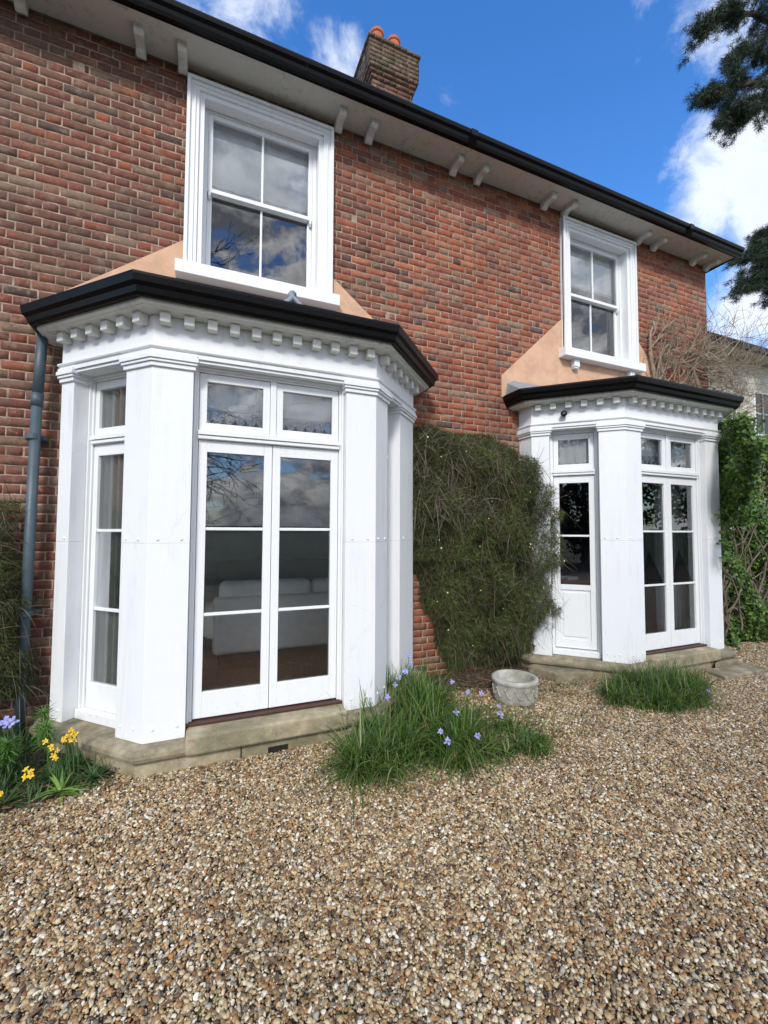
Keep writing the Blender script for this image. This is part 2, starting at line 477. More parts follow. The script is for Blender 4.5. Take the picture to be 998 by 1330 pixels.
def palette(n, cols, weights=None, var=0.25):
    cols = np.array(cols); p = None if weights is None else np.array(weights) / np.sum(weights)
    c = cols[rng.choice(len(cols), n, p=p)]
    return c * (1 + rng.uniform(-var, var, (n, 1)))

def strips(base, dirs, length, width, droop, K=4, side=None, taper=1.0):
    """curved blades. base,dirs (N,3); length,width,droop (N,) -> verts, faces(4), blade index per face"""
    N = len(base)
    dirs = dirs / np.linalg.norm(dirs, axis=1, keepdims=True)
    if side is None:
        side = np.cross(dirs, rng.normal(size=(N, 3)))
    side /= np.linalg.norm(side, axis=1, keepdims=True) + 1e-9
    V = np.zeros((N, K + 1, 2, 3))
    for k in range(K + 1):
        s = k / K
        c = base + dirs * (length * s)[:, None]
        c[:, 2] -= droop * length * s * s
        wd = width * (1 - s ** 1.6 * taper) * (0.65 + 0.35 * min(1, s * 4))
        V[:, k, 0] = c - side * (wd / 2)[:, None]
        V[:, k, 1] = c + side * (wd / 2)[:, None]
    idx = np.arange(N)[:, None] * (K + 1) * 2 + (np.arange(K) * 2)[None, :]
    F = np.stack([idx, idx + 1, idx + 3, idx + 2], axis=-1).reshape(-1, 4)
    return V.reshape(-1, 3), F, np.repeat(np.arange(N), K)

# ------------------------------------------------------------------ ground
g = MB()
g.quad((-700, -700, -0.03), (700, -700, -0.03), (700, 700, -0.03), (-700, 700, -0.03))
tag(g.build('ground', 'meadow'), kind='structure')
g = MB()
N_ = 40
g.v = [(-6, -11, -0.012), (30, -11, -0.012), (30, 4, -0.012), (7.4, 4, -0.012), (7.4, 0.05, -0.012), (-6, 0.05, -0.012)]
g.f = [(0, 1, 2, 3, 4, 5)]
tag(g.build('gravel_path', 'gravel_bed'), kind='structure')

def gravel_stuff():
    poly = [(-2.6, -.12), (-2.6, -2.2), (-1.1, -3.7), (1.0, -4.6), (3.2, -4.6), (6.2, -3.4), (10.5, -1.6), (11.5, 0.6), (7.5, .6), (7.4, -.05)]
    me = bpy.data.meshes.new('gravel')
    me.from_pydata([(x, y, -0.004) for x, y in poly], [], [tuple(range(len(poly)))])
    ob = bpy.data.objects.new('gravel', me); col.objects.link(ob)
    me.materials.append(MATS['gravel_stone'])
    tag(ob, 'small rounded beige, brown and white stones covering the drive', 'gravel', kind='stuff')
    ng = bpy.data.node_groups.new('gravel_scatter', 'GeometryNodeTree')
    ng.interface.new_socket('Geometry', in_out='INPUT', socket_type='NodeSocketGeometry')
    ng.interface.new_socket('Geometry', in_out='OUTPUT', socket_type='NodeSocketGeometry')
    T = NT(ng)
    gi = T.n('NodeGroupInput'); go = T.n('NodeGroupOutput')
    join = T.n('GeometryNodeJoinGeometry')
    def rnd(typ, a, b, seed):
        nd = T.n('FunctionNodeRandomValue', data_type=typ)
        ins = [i for i in nd.inputs if i.enabled]
        for i in nd.inputs:
            if not i.enabled: continue
            if i.name == 'Min': i.default_value = a
            if i.name == 'Max': i.default_value = b
            if i.name == 'Seed': i.default_value = seed
        return [o_ for o_ in nd.outputs if o_.enabled][0]
    # seven pebble shapes
    gti = T.n('GeometryNodeGeometryToInstance')
    shapes = [(1, .80, .50), (1, .62, .42), (1, .9, .65), (1, .7, .3), (1, .55, .5), (1, .85, .38), (1, .72, .6)]
    for k, sc3 in enumerate(shapes):
        ico = T.n('GeometryNodeMeshIcoSphere'); ico.inputs['Radius'].default_value = 1.0; ico.inputs['Subdivisions'].default_value = 2
        sp = T.n('GeometryNodeSetPosition'); T.l.new(ico.outputs[0], sp.inputs['Geometry'])
        pos = T.n('GeometryNodeInputPosition')
        nz = T.n('ShaderNodeTexNoise'); nz.noise_dimensions = '3D'; nz.inputs['Scale'].default_value = 0.8; nz.inputs['Detail'].default_value = 1.5
        T.l.new(T.vm('ADD', pos.outputs[0], (k * 3.7, k * 1.9, 5.0)), nz.inputs['Vector'])
        off = T.vm('MULTIPLY', T.vm('SUBTRACT', nz.outputs['Color'], (.5, .5, .5)), (1.3, 1.3, 1.3))
        T.l.new(off, sp.inputs['Offset'])
        tr_ = T.n('GeometryNodeTransform'); T.l.new(sp.outputs[0], tr_.inputs['Geometry']); tr_.inputs['Scale'].default_value = sc3
        ss = T.n('GeometryNodeSetShadeSmooth'); T.l.new(tr_.outputs[0], ss.inputs[0])
        T.l.new(ss.outputs[0], gti.inputs[0])
    for layer, (dens, zlo, zhi, seed) in enumerate([(7500, 0.0, 0.005, 1), (6500, 0.004, 0.012, 2)]):
        dp = T.n('GeometryNodeDistributePointsOnFaces', distribute_method='RANDOM')
        T.l.new(gi.outputs[0], dp.inputs['Mesh'])
        dp.inputs['Density'].default_value = dens; dp.inputs['Seed'].default_value = seed
        sp = T.n('GeometryNodeSetPosition'); T.l.new(dp.outputs['Points'], sp.inputs['Geometry'])
        cx = T.n('ShaderNodeCombineXYZ'); T.l.new(rnd('FLOAT', zlo, zhi, seed + 5), cx.inputs[2])
        T.l.new(cx.outputs[0], sp.inputs['Offset'])
        ip = T.n('GeometryNodeInstanceOnPoints'); T.l.new(sp.outputs[0], ip.inputs['Points'])
        T.l.new(gti.outputs[0], ip.inputs['Instance'])
        ip.inputs['Pick Instance'].default_value = True
        T.l.new(rnd('INT', 0, 6, seed + 9), ip.inputs['Instance Index'])
        T.l.new(rnd('FLOAT_VECTOR', (-.6, -.6, 0), (.6, .6, 6.28), seed + 3), ip.inputs['Rotation'])
        r1 = rnd('FLOAT', 0.0, 1.0, seed + 4)
        szv = T.math('ADD', 0.0046, T.math('MULTIPLY', T.math('POWER', r1, 2.0), 0.0085))
        T.l.new(szv, ip.inputs['Scale'])
        T.l.new(ip.outputs[0], join.inputs[0])
    sm = T.n('GeometryNodeSetMaterial'); sm.inputs['Material'].default_value = MATS['gravel_stone']
    T.l.new(join.outputs[0], sm.inputs[0])
    T.l.new(sm.outputs[0], go.inputs[0])
    md = ob.modifiers.new('scatter', 'NODES'); md.node_group = ng
gravel_stuff()

# hills to the south
hl = MB()
nx = 160
xs = np.linspace(-600, 600, nx)
hv = []
for r_i, (dy, hs_) in enumerate([(0, 0), (25, .75), (60, 1.0), (140, .6)]):
    for k, x in enumerate(xs):
        hgt = (5.5 + 1.2 * math.sin(x * .011) + .8 * math.sin(x * .031 + 1) + random.uniform(-.5, .5)) * hs_
        hv.append((float(x), -330 - dy + 20 * math.sin(x * .006), hgt - .05 if hs_ else -.5))
hl.v = hv
for r_i in range(3):
    for k in range(nx - 1):
        a = r_i * nx + k
        hl.f.append((a, a + 1, a + nx + 1, a + nx))
tag(hl.build('hills', 'woodland', smooth=True), kind='structure')

# ------------------------------------------------------------------ house
house = empty('brick_house', (2.0, 0, 0), 'two-storey red brick house with white bay windows and black gutters', 'house')
X_L, X_R, Z_T = -4.2, 7.346, 5.87
W1C, W2C = 0.465, 4.965
BAYS = [0.479, 5.085]
WHW = 0.70                 # half width of upper window over its architrave
OPEN = [(-.62 + W1C + .0, W1C + .62, 3.95, 5.70), (W2C - .62, W2C + .62, 3.95, 5.70),
        (BAYS[0] - 1.30, BAYS[0] + 1.30, -1, 2.95), (BAYS[1] - 1.30, BAYS[1] + 1.30, -1, 2.95)]

def brick_skin(x0, x1, z1, opens, place, name, parent):
    rowh, bl, bh, j = 0.0752, 0.2255, 0.1128, 0.0085
    per = bl + bh
    quads = []; tints = []
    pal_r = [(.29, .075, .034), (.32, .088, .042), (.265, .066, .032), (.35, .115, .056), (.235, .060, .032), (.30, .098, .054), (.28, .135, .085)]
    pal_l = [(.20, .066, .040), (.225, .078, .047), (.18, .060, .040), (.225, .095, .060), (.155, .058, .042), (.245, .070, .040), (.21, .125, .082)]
    rows = int(z1 / rowh) + 1
    for r in range(rows):
        za, zb = r * rowh + j / 2, min((r + 1) * rowh - j / 2, z1)
        if zb - za < .01: continue
        x = x0 - (per / 2 if r % 2 else 0) - random.uniform(0, .01)
        k = 0
        while x < x1:
            L = bl if k % 2 == 0 else bh
            xa, xb = x + j / 2 + random.uniform(-.002, .002), x + L - j / 2 + random.uniform(-.002, .002)
            x += L; k += 1
            segs = [(max(xa, x0), min(xb, x1))]
            for ox0, ox1, oz0, oz1 in opens:
                if zb > oz0 and za < oz1:
                    ns = []
                    for s0, s1 in segs:
                        if s1 <= ox0 or s0 >= ox1: ns.append((s0, s1))
                        else:
                            if s0 < ox0: ns.append((s0, ox0))
                            if s1 > ox1: ns.append((ox1, s1))
                    segs = ns
            for s0, s1 in segs:
                if s1 - s0 < .012: continue
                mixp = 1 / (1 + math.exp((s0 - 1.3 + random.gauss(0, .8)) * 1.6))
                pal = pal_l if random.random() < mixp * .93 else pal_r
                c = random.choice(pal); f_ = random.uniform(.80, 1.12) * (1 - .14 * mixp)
                if random.random() < .04: c = (.235, .155, .105)
                if random.random() < .03: c = (.10, .055, .045)
                quads.append((s0, s1, za, zb, random.uniform(.0008, .0030))); tints.append([q * f_ for q in c])
    V = []; F = []; T_ = []
    for (s0, s1, za, zb, pr), tc_ in zip(quads, tints):
        k = 4 if s1 - s0 > .15 else 3
        e = .0016; jj = lambda q=.0024: random.uniform(-q, q)
        i = len(V)
        chip = random.random() < .12
        for c in range(k + 1):
            x = s0 + (s1 - s0) * c / k
            xf = x + (e if c == 0 else -e if c == k else 0) + jj(.0012)
            dd = pr + jj(.0010)
            zt_ = zb - e + jj(); zb_ = za + e + jj()
            if chip and c == random.choice([0, k]): zt_ -= random.uniform(.003, .012)
            V += [place(xf, -dd, zb_), place(xf, -dd, zt_), place(x, .004, za), place(x, .004, zb)]
        for c in range(k):
            p_, q_ = i + 4 * c, i + 4 * c + 4
            F += [(p_, q_, q_ + 1, p_ + 1), (p_ + 1, q_ + 1, q_ + 3, p_ + 3), (p_ + 2, q_ + 2, q_, p_)]
            T_ += [tc_] * 3
        p_, q_ = i, i + 4 * k
        F += [(p_ + 2, p_, p_ + 1, p_ + 3), (q_, q_ + 2, q_ + 3, q_ + 1)]; T_ += [tc_] * 2
    return np_mesh(name, np.array(V), np.array(F), 'brick', parent, np.array(T_))

# mortar wall with openings, then bricks standing a few mm proud of it
wm = MB()
cuts = sorted({X_L, X_R} | {o[0] for o in OPEN} | {o[1] for o in OPEN})
zc_ = sorted({-.1, Z_T, 2.95, 3.95, 5.70})
for a, b_ in zip(cuts[:-1], cuts[1:]):
    for c_, d_ in zip(zc_[:-1], zc_[1:]):
        mx_, mz = (a + b_) / 2, (c_ + d_) / 2
        if any(o[0] < mx_ < o[1] and o[2] < mz < o[3] for o in OPEN): continue
        wm.box(a, b_, 0, .28, c_, d_)
wall = wm.build('wall', 'mortar', house)
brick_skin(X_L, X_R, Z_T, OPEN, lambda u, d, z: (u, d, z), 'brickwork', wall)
side = MB(); side.box(X_R - .28, X_R, .285, 6.0, -.1, Z_T)
sw = side.build('wall', 'mortar', house)
brick_skin(0, 6.0, Z_T, [], lambda u, d, z: (X_R - d, u, z), 'brickwork', sw)
bk = MB(); bk.box(X_L, X_R - .285, 5.72, 6.0, -.1, Z_T); bk.box(X_L - .28, X_L - .002, .0, 6.0, -.1, Z_T)
bk.build('wall', 'mortar', house)

# eaves: soffit, fascia, gutter, roof
so = MB()
so.prism_x([(.0, 5.876), (-.352, 5.862), (-.352, 5.90), (.0, 5.93)], X_L - .5, X_R + .14)
so.box(X_R + .002, X_R + .14, .002, 6.2, 5.880, 5.93)
so.build('soffit', 'soffit_paint', house)
fa = MB()
fa.box(X_L - .5, X_R + .15, -.366, -.354, 5.845, 5.965)
fa.box(X_R + .142, X_R + .155, -.35, 6.2, 5.85, 5.965)
fa.build('fascia', 'black_gutter', house)
def ogee(y, z, s=1.0):
    return [(y, z), (y - .045 * s, z - .004), (y - .062 * s, z + .022), (y - .075 * s, z + .050), (y - .105 * s, z + .070), (y - .115 * s, z + .098), (y - .115 * s, z + .110), (y - .105 * s, z + .110), (y - .095 * s, z + .075), (y - .05 * s, z + .03), (y, z + .03)]
xg = X_L - .5
k = 0
while xg < X_R + .18:
    x1_ = min(xg + 1.83, X_R + .19)
    gu = MB(); gu.prism_x(ogee(-.367, 5.848 + (.002 if k % 2 else 0), .80), xg, x1_ - .001)
    if x1_ < X_R + .1: gu.prism_x([(-.3665, 5.838), (-.412, 5.838), (-.464, 5.90), (-.468, 5.962), (-.3665, 5.962)], x1_ - .04, x1_ + .04) if k % 2 else None
    gu.build('gutter', 'black_gutter', house)
    xg = x1_; k += 1
    if xg >= X_R + .18: break
rf = MB()
zr = 5.968
rf.v = [(X_L - .5, -.365, zr), (X_R + .155, -.365, zr), (X_R + .155, 6.3, zr), (X_L - .5, 6.3, zr), (X_L + 3, 2.9, zr + 1.9), (X_R - 3, 2.9, zr + 1.9)]
rf.f = [(0, 1, 5, 4), (1, 2, 5), (2, 3, 4, 5), (3, 0, 4), (3, 2, 1, 0)]
rf.build('roof', 'slate', house)

# chimney: corbelled brick stack with two clay pots
def chimney():
    root = MB()
    x0, x1, y0, y1 = 2.30, 3.01, 1.84, 2.45
    tiers = [(5.9, 8.45, 0), (8.45, 8.52, .028), (8.52, 8.77, 0.0), (8.77, 8.84, .024), (8.84, 8.905, .048), (8.905, 8.97, .072), (8.97, 9.34, .078), (9.34, 9.40, .100)]
    quads = []
    V = []; F = []; T_ = []
    core = MB()
    for z0, z1, e in tiers:
        core.box(x0 - e + .008, x1 + e - .008, y0 - e + .008, y1 + e - .008, z0, z1)
        nr = max(1, round((z1 - z0) / .072)); rh = (z1 - z0) / nr
        for r in range(nr):
            for sidei in range(4):
                a, b_ = ((x0 - e, x1 + e) if sidei % 2 == 0 else (y0 - e, y1 + e))
                u = a - random.choice([0, .11])
                while u < b_:
                    L = random.choice([.2255, .2255, .11])
                    s0, s1 = max(u + .004, a), min(u + L - .004, b_); u += L
                    if s1 - s0 < .02: continue
                    za, zb = z0 + r * rh + .004, z0 + (r + 1) * rh - .004
                    def pl(s, d, z):
                        if sidei == 0: return (s, y0 - e - d, z)
                        if sidei == 1: return (x1 + e + d, s, z)
                        if sidei == 2: return (s, y1 + e + d, z)
                        return (x0 - e - d, s, z)
                    i = len(V)
                    V.extend([pl(s0, 0, za), pl(s1, 0, za), pl(s1, 0, zb), pl(s0, 0, zb), pl(s0, -.01, za), pl(s1, -.01, za), pl(s1, -.01, zb), pl(s0, -.01, zb)])
                    F.extend([(i, i + 1, i + 2, i + 3), (i + 4, i + 5, i + 1, i), (i + 5, i + 6, i + 2, i + 1), (i + 6, i + 7, i + 3, i + 2), (i + 7, i + 4, i, i + 3)])
                    c = random.choice([(.13, .05, .03), (.09, .05, .035), (.15, .065, .04), (.07, .05, .035), (.11, .045, .03)] if z0 < 8.9 else [(.075, .06, .03), (.09, .06, .04), (.065, .055, .03), (.12, .065, .04)])
                    T_.extend([c] * 5)
    ch = core.build('chimney', 'mortar', house)
    np_mesh('brickwork', np.array(V), np.array(F), 'brick', ch, np.array(T_))
    fl = MB(); fl.box(x0 - .05, x1 + .05, y0 - .05, y1 + .05, 9.398, 9.45); fl.build('flaunching', 'mortar', ch)
    for px in (2.43, 2.73):
        p_ = MB()
        p_.lathe([(.11, 0), (.115, .05), (.100, .08), (.097, .22), (.112, .235), (.115, .275), (.090, .28), (.085, .12)], px, 1.98, 24, 9.44)
        p_.build('chimney_pot', 'terracotta', ch, smooth=False)
chimney()

# eaves brackets, in pairs
def bracket_mesh():
    b_ = MB()
    prof = [(0, .0), (0, -.085), (-.03, -.10), (-.065, -.085), (-.09, -.055), (-.14, -.045), (-.19, -.055), (-.23, -.065), (-.262, -.05), (-.268, -.02), (-.268, .03), (-.1, .03)]
    # sloping top follows the soffit
    prof = [(y * .86, z * .92 + y * .03) for y, z in prof]
    b_.prism_x(prof, -.038, .038)
    return b_
br0 = bracket_mesh().build('eaves_bracket', 'aged_paint', None, bevel=.004)
first = True
for x in (-1.80, -1.45, -.60, -.265, 1.205, 1.545, 2.60, 2.94, 3.975, 4.32, 5.72, 6.06, 6.96, 7.30):
    o = br0 if first else br0.copy()
    if not first: col.objects.link(o)
    first = False
    o.parent = house; o.location = Vector((x, -.012, 5.865)) - ORG[house.name]

# peach render flares beside the upper windows
def flare(wc, left, right, botl, botr):
    st = MB()
    pts = [(botl[0][0], 3.24)] + [(botr[0][0], 3.24)] + botr + [(wc + .69, right), (wc + .69, 3.99), (wc - .69, 3.99), (wc - .69, left)] + botl[::-1]
    st.prism_y(pts, -.016, .0)
    st.build('peach_render', 'peach_render', house)
flare(W1C, 4.235, 4.23, [(-1.18, 3.50), (-.878, 3.733)], [(2.08, 3.50), (1.605, 3.88)])
flare(W2C, 4.40, 4.42, [(3.30, 3.505)], [(6.62, 3.47)])

# ------------------------------------------------------------------ upper sash windows
def sash_window(cx, brk):
    zt, zs = 5.775, 3.985
    a = MB()
    hw = WHW - .01
    # architrave: stepped moulding, three fillets
    steps = [(0, .15, -.035), (.0, .105, -.055), (.0, .03, -.075), (.06, .075, -.066)]
    for s0, s1, y in steps:
        yb = -.0 if y == -.035 else -.034
        if s0: yb = -.054
        o0, o1 = hw - s0, hw - s1
        a.box(cx - o0, cx - o1, y, yb, zs, zt - s1)
        a.box(cx + o1, cx + o0, y, yb, zs, zt - s1)
        a.box(cx - o0, cx + o0, y, yb, zt - s1, zt - s0)
    # reveals
    op = hw - .148
    a.box(cx - op - .012, cx - op, -.034, .20, zs, zt - .148)
    a.box(cx + op, cx + op + .012, -.034, .20, zs, zt - .148)
    a.box(cx - op, cx + op, -.034, .20, zt - .148, zt - .130)
    fr_ = a.build('window_frame', 'white_paint', house, bevel=.003)
    # box frame and staff beads
    f2 = MB()
    ztop = zt - .15
    f2.box(cx - op + .001, cx - op + .035, .07, .16, zs, ztop); f2.box(cx + op - .035, cx + op - .001, .07, .16, zs, ztop)
    f2.box(cx - op + .035, cx + op - .035, .07, .16, ztop - .018, ztop - .001)
    f2.build('box_frame', 'sash_paint', fr_, bevel=.002)
    s = MB()
    s.box(cx - hw - .06, cx + hw + .06, -.135, .0, zs - .115, zs - .001)
    s.box(cx - op, cx + op, -.001, .20, zs - .05, zs + .015)
    s.build('window_sill', 'white_paint', fr_, bevel=.006)
    if brk:
        for sx in (-.50, .54):
            c_ = MB(); c_.box(cx + sx - .045, cx + sx + .045, -.085, -.016, zs - .215, zs - .117); c_.box(cx + sx - .038, cx + sx + .038, -.075, -.016, zs - .235, zs - .215)
            c_.build('sill_bracket', 'white_paint', fr_, bevel=.004)
    zm = 4.845
    def sash(z0, z1, y, bot, top):
        q = MB(); gw = op - .036; y2 = y + .04
        q.box(cx - gw, cx - gw + .042, y, y2, z0, z1); q.box(cx + gw - .042, cx + gw, y, y2, z0, z1)
        q.box(cx - gw + .042, cx + gw - .042, y, y2, z0, z0 + bot); q.box(cx - gw + .042, cx + gw - .042, y, y2, z1 - top, z1)
        q.box(cx - .010, cx + .010, y + .005, y2 - .005, z0 + bot, z1 - top)
        so_ = q.build('sash', 'sash_paint', house, bevel=.003)
        for a0, a1 in ((cx - gw + .042, cx - .010), (cx + .010, cx + gw - .042)):
            p_ = MB(); p_.quad((a0, y + .02, z0 + bot), (a1, y + .02, z0 + bot), (a1, y + .02, z1 - top), (a0, y + .02, z1 - top))
            p_.build('pane', 'glass', so_)
    sash(zm - .02, ztop - .019, .080, .040, .045)
    sash(zs + .016, zm + .02, .122, .075, .040)
    # sash horns
    for sx in (-1, 1):
        hn = MB()
        xx = cx + sx * (op - .055)
        hn.prism_x([(.081, zm - .02), (.081, zm - .05), (.10, zm - .075), (.119, zm - .05), (.119, zm - .02)], xx - .012, xx + .012)
        hn.build('sash_horn', 'sash_paint', fr_)
sash_window(W1C, False)
sash_window(W2C, True)

def blind(cx, z0, z1, hw_, y, lace_h, label, group='white blinds behind the window panes', scal=.06):
    r_ = empty('window_blind', (cx, y, z0), label, 'blind', group)
    n = int(2 * hw_ / .02)
    fb = MB(); i0 = 0
    zz = [z0 + lace_h, z0 + lace_h + .012, (z0 + z1) / 2, z1]
    for k in range(n + 1):
        x = cx - hw_ + 2 * hw_ * k / n
        for z in zz: fb.v.append((x, y + .006 * math.sin(k * .7), z))
    m_ = len(zz)
    for k in range(n):
        for q in range(m_ - 1): fb.f.append((k * m_ + q, (k + 1) * m_ + q, (k + 1) * m_ + q + 1, k * m_ + q + 1))
    fb.build('fabric', 'blind_fabric', r_)
    lc = MB()
    n2 = n * 3
    for k in range(n2 + 1):
        x = cx - hw_ + 2 * hw_ * k / n2
        d = abs(math.sin(math.pi * (x - cx) / scal)) * lace_h * .5
        lc.v += [(x, y - .002, z0 + lace_h * .5 - d * .9), (x, y - .002, z0 + lace_h)]
    for k in range(n2): lc.f.append((2 * k, 2 * k + 2, 2 * k + 3, 2 * k + 1))
    lc.build('lace_edge', 'lace', r_)
blind(W1C, 4.93, 5.68, .60, .185, .04, 'white blind with a thin scalloped edge in the large upper window nearest the drainpipe', scal=.03)
blind(W2C, 5.02, 5.68, .60, .185, .04, 'white blind in the upper window beside the bare climber', scal=.03)

# upstairs rooms: boxes coloured dark for want of light, open towards the windows
def room(x0, x1, y0, y1, z0, z1, mat, floor_mat, name='interior_wall'):
    r_ = MB(); t_ = .05
    r_.box(x0 - t_, x0, y0, y1 + t_, z0, z1); r_.box(x1, x1 + t_, y0, y1 + t_, z0, z1)
    r_.box(x0, x1, y1, y1 + t_, z0, z1); r_.box(x0 - t_, x1 + t_, y0, y1 + t_, z1, z1 + t_)
    r_.build(name, mat, house)
    f_ = MB(); f_.box(x0 - t_, x1 + t_, y0, y1 + t_, z0 - .05, z0 - .002); f_.build('interior_floor', floor_mat, house)
room(-1.6, 2.55, .29, 4.2, 3.2, 5.78, 'unlit_interior', 'dark_wood')
room(2.9, 6.9, .29, 4.2, 3.2, 5.78, 'unlit_interior', 'dark_wood')
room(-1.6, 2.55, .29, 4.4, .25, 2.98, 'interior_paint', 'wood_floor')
room(2.9, 6.9, .29, 4.4, .25, 2.98, 'unlit_interior', 'wood_floor')

# ------------------------------------------------------------------ bay windows
R0, CD, FH, YF = .217, .69, .829, -.907
CL = math.hypot(CD, CD)
def bay_pts(cx, out=0.0, r=R0):
    """outline from the wall round to the wall, moved outwards by out (mitred)"""
    a = math.tan(rad(22.5)) * out
    return [(cx - FH - CD - out, 0), (cx - FH - CD - out, -r - a), (cx - FH - a, YF - out), (cx + FH + a, YF - out), (cx + FH + CD + out, -r - a), (cx + FH + CD + out, 0)]
def band(mb, cx, prof, closed=True):
    """sweep a closed (out, z) profile round the bay"""
    n = len(prof); i = len(mb.v)
    rows_ = [bay_pts(cx, o_) for o_, z in prof]
    for j in range(6):
        for k, (o_, z) in enumerate(prof): mb.v.append((rows_[k][j][0], rows_[k][j][1], z))
    for j in range(5):
        for k in range(n):
            q = (k + 1) % n
            if not closed and q == 0: continue
            mb.f.append((i + j * n + k, i + (j + 1) * n + k, i + (j + 1) * n + q, i + j * n + q))
def frames(cx):
    """three sides: origin at left end, direction, outward normal, length"""
    p = bay_pts(cx)
    out_ = []
    for a, b_ in ((1, 2), (2, 3), (3, 4)):
        A, B = Vector((*p[a], 0)), Vector((*p[b_], 0)); d = (B - A).normalized()
        out_.append((A, d, Vector((d.y, -d.x, 0)), (B - A).length))
    return out_
def lbox(mb, fr_, s0, s1, n0, n1, z0, z1):
    A, d, n, _ = fr_
    c = [A + d * s0 + n * n1, A + d * s1 + n * n1, A + d * s1 + n * n0, A + d * s0 + n * n0]
    mb.prism([(q.x, q.y) for q in c], z0, z1)
PW = .262                 # corner pier face
screw_mesh = None
def add_screws(cx, pier, pts):
    global screw_mesh
    for (p, n) in pts:
        if screw_mesh is None:
            s_ = MB(); s_.lathe([(.011, 0), (.010, .004), (.005, .009)], 0, 0, 8)
            o = s_.build('screw_cap', 'sash_paint', None); screw_mesh = o
        else:
            o = screw_mesh.copy(); col.objects.link(o)
        o.parent = pier; o.location = p - ORG[house.name]
        o.rotation_euler = n.to_track_quat('Z', 'Y').to_euler()

def leaf(fr_, s0, s1, z0, z1, n_out, bars, bot, stile=.072, panel=None, name='french_door', top=.085):
    """a glazed leaf in local coordinates; bars are glazing bar heights"""
    q = MB(); n0, n1 = n_out - .045, n_out
    lbox(q, fr_, s0, s0 + stile, n0, n1, z0, z1); lbox(q, fr_, s1 - stile, s1, n0, n1, z0, z1)
    lbox(q, fr_, s0 + stile, s1 - stile, n0, n1, z0, z0 + bot); lbox(q, fr_, s0 + stile, s1 - stile, n0, n1, z1 - top, z1)
    lo = z0 + bot
    if panel:
        lbox(q, fr_, s0 + stile, s1 - stile, n0, n1, panel, panel + .06)
        lbox(q, fr_, s0 + stile, s1 - stile, n0 + .005, n1 - .014, lo, panel)
        lbox(q, fr_, s0 + stile + .03, s1 - stile - .03, n1 - .014, n1 - .006, lo + .03, panel - .03)
        lo = panel + .06
    for zb in bars: lbox(q, fr_, s0 + stile, s1 - stile, n0 + .006, n1 - .006, zb - .011, zb + .011)
    # glazing bead
    edges = [lo] + [x for zb in bars for x in (zb - .011, zb + .011)] + [z1 - top]
    o = q.build(name, 'sash_paint', house, bevel=.0025)
    A, d, n, _ = fr_
    for k in range(0, len(edges), 2):
        a0, a1 = edges[k], edges[k + 1]
        P0, P1 = A + d * (s0 + stile) + n * (n1 - .022), A + d * (s1 - stile) + n * (n1 - .022)
        g_ = MB(); g_.quad((P0.x, P0.y, a0), (P1.x, P1.y, a0), (P1.x, P1.y, a1), (P0.x, P0.y, a1)); g_.build('pane', 'glass', o)
    return o

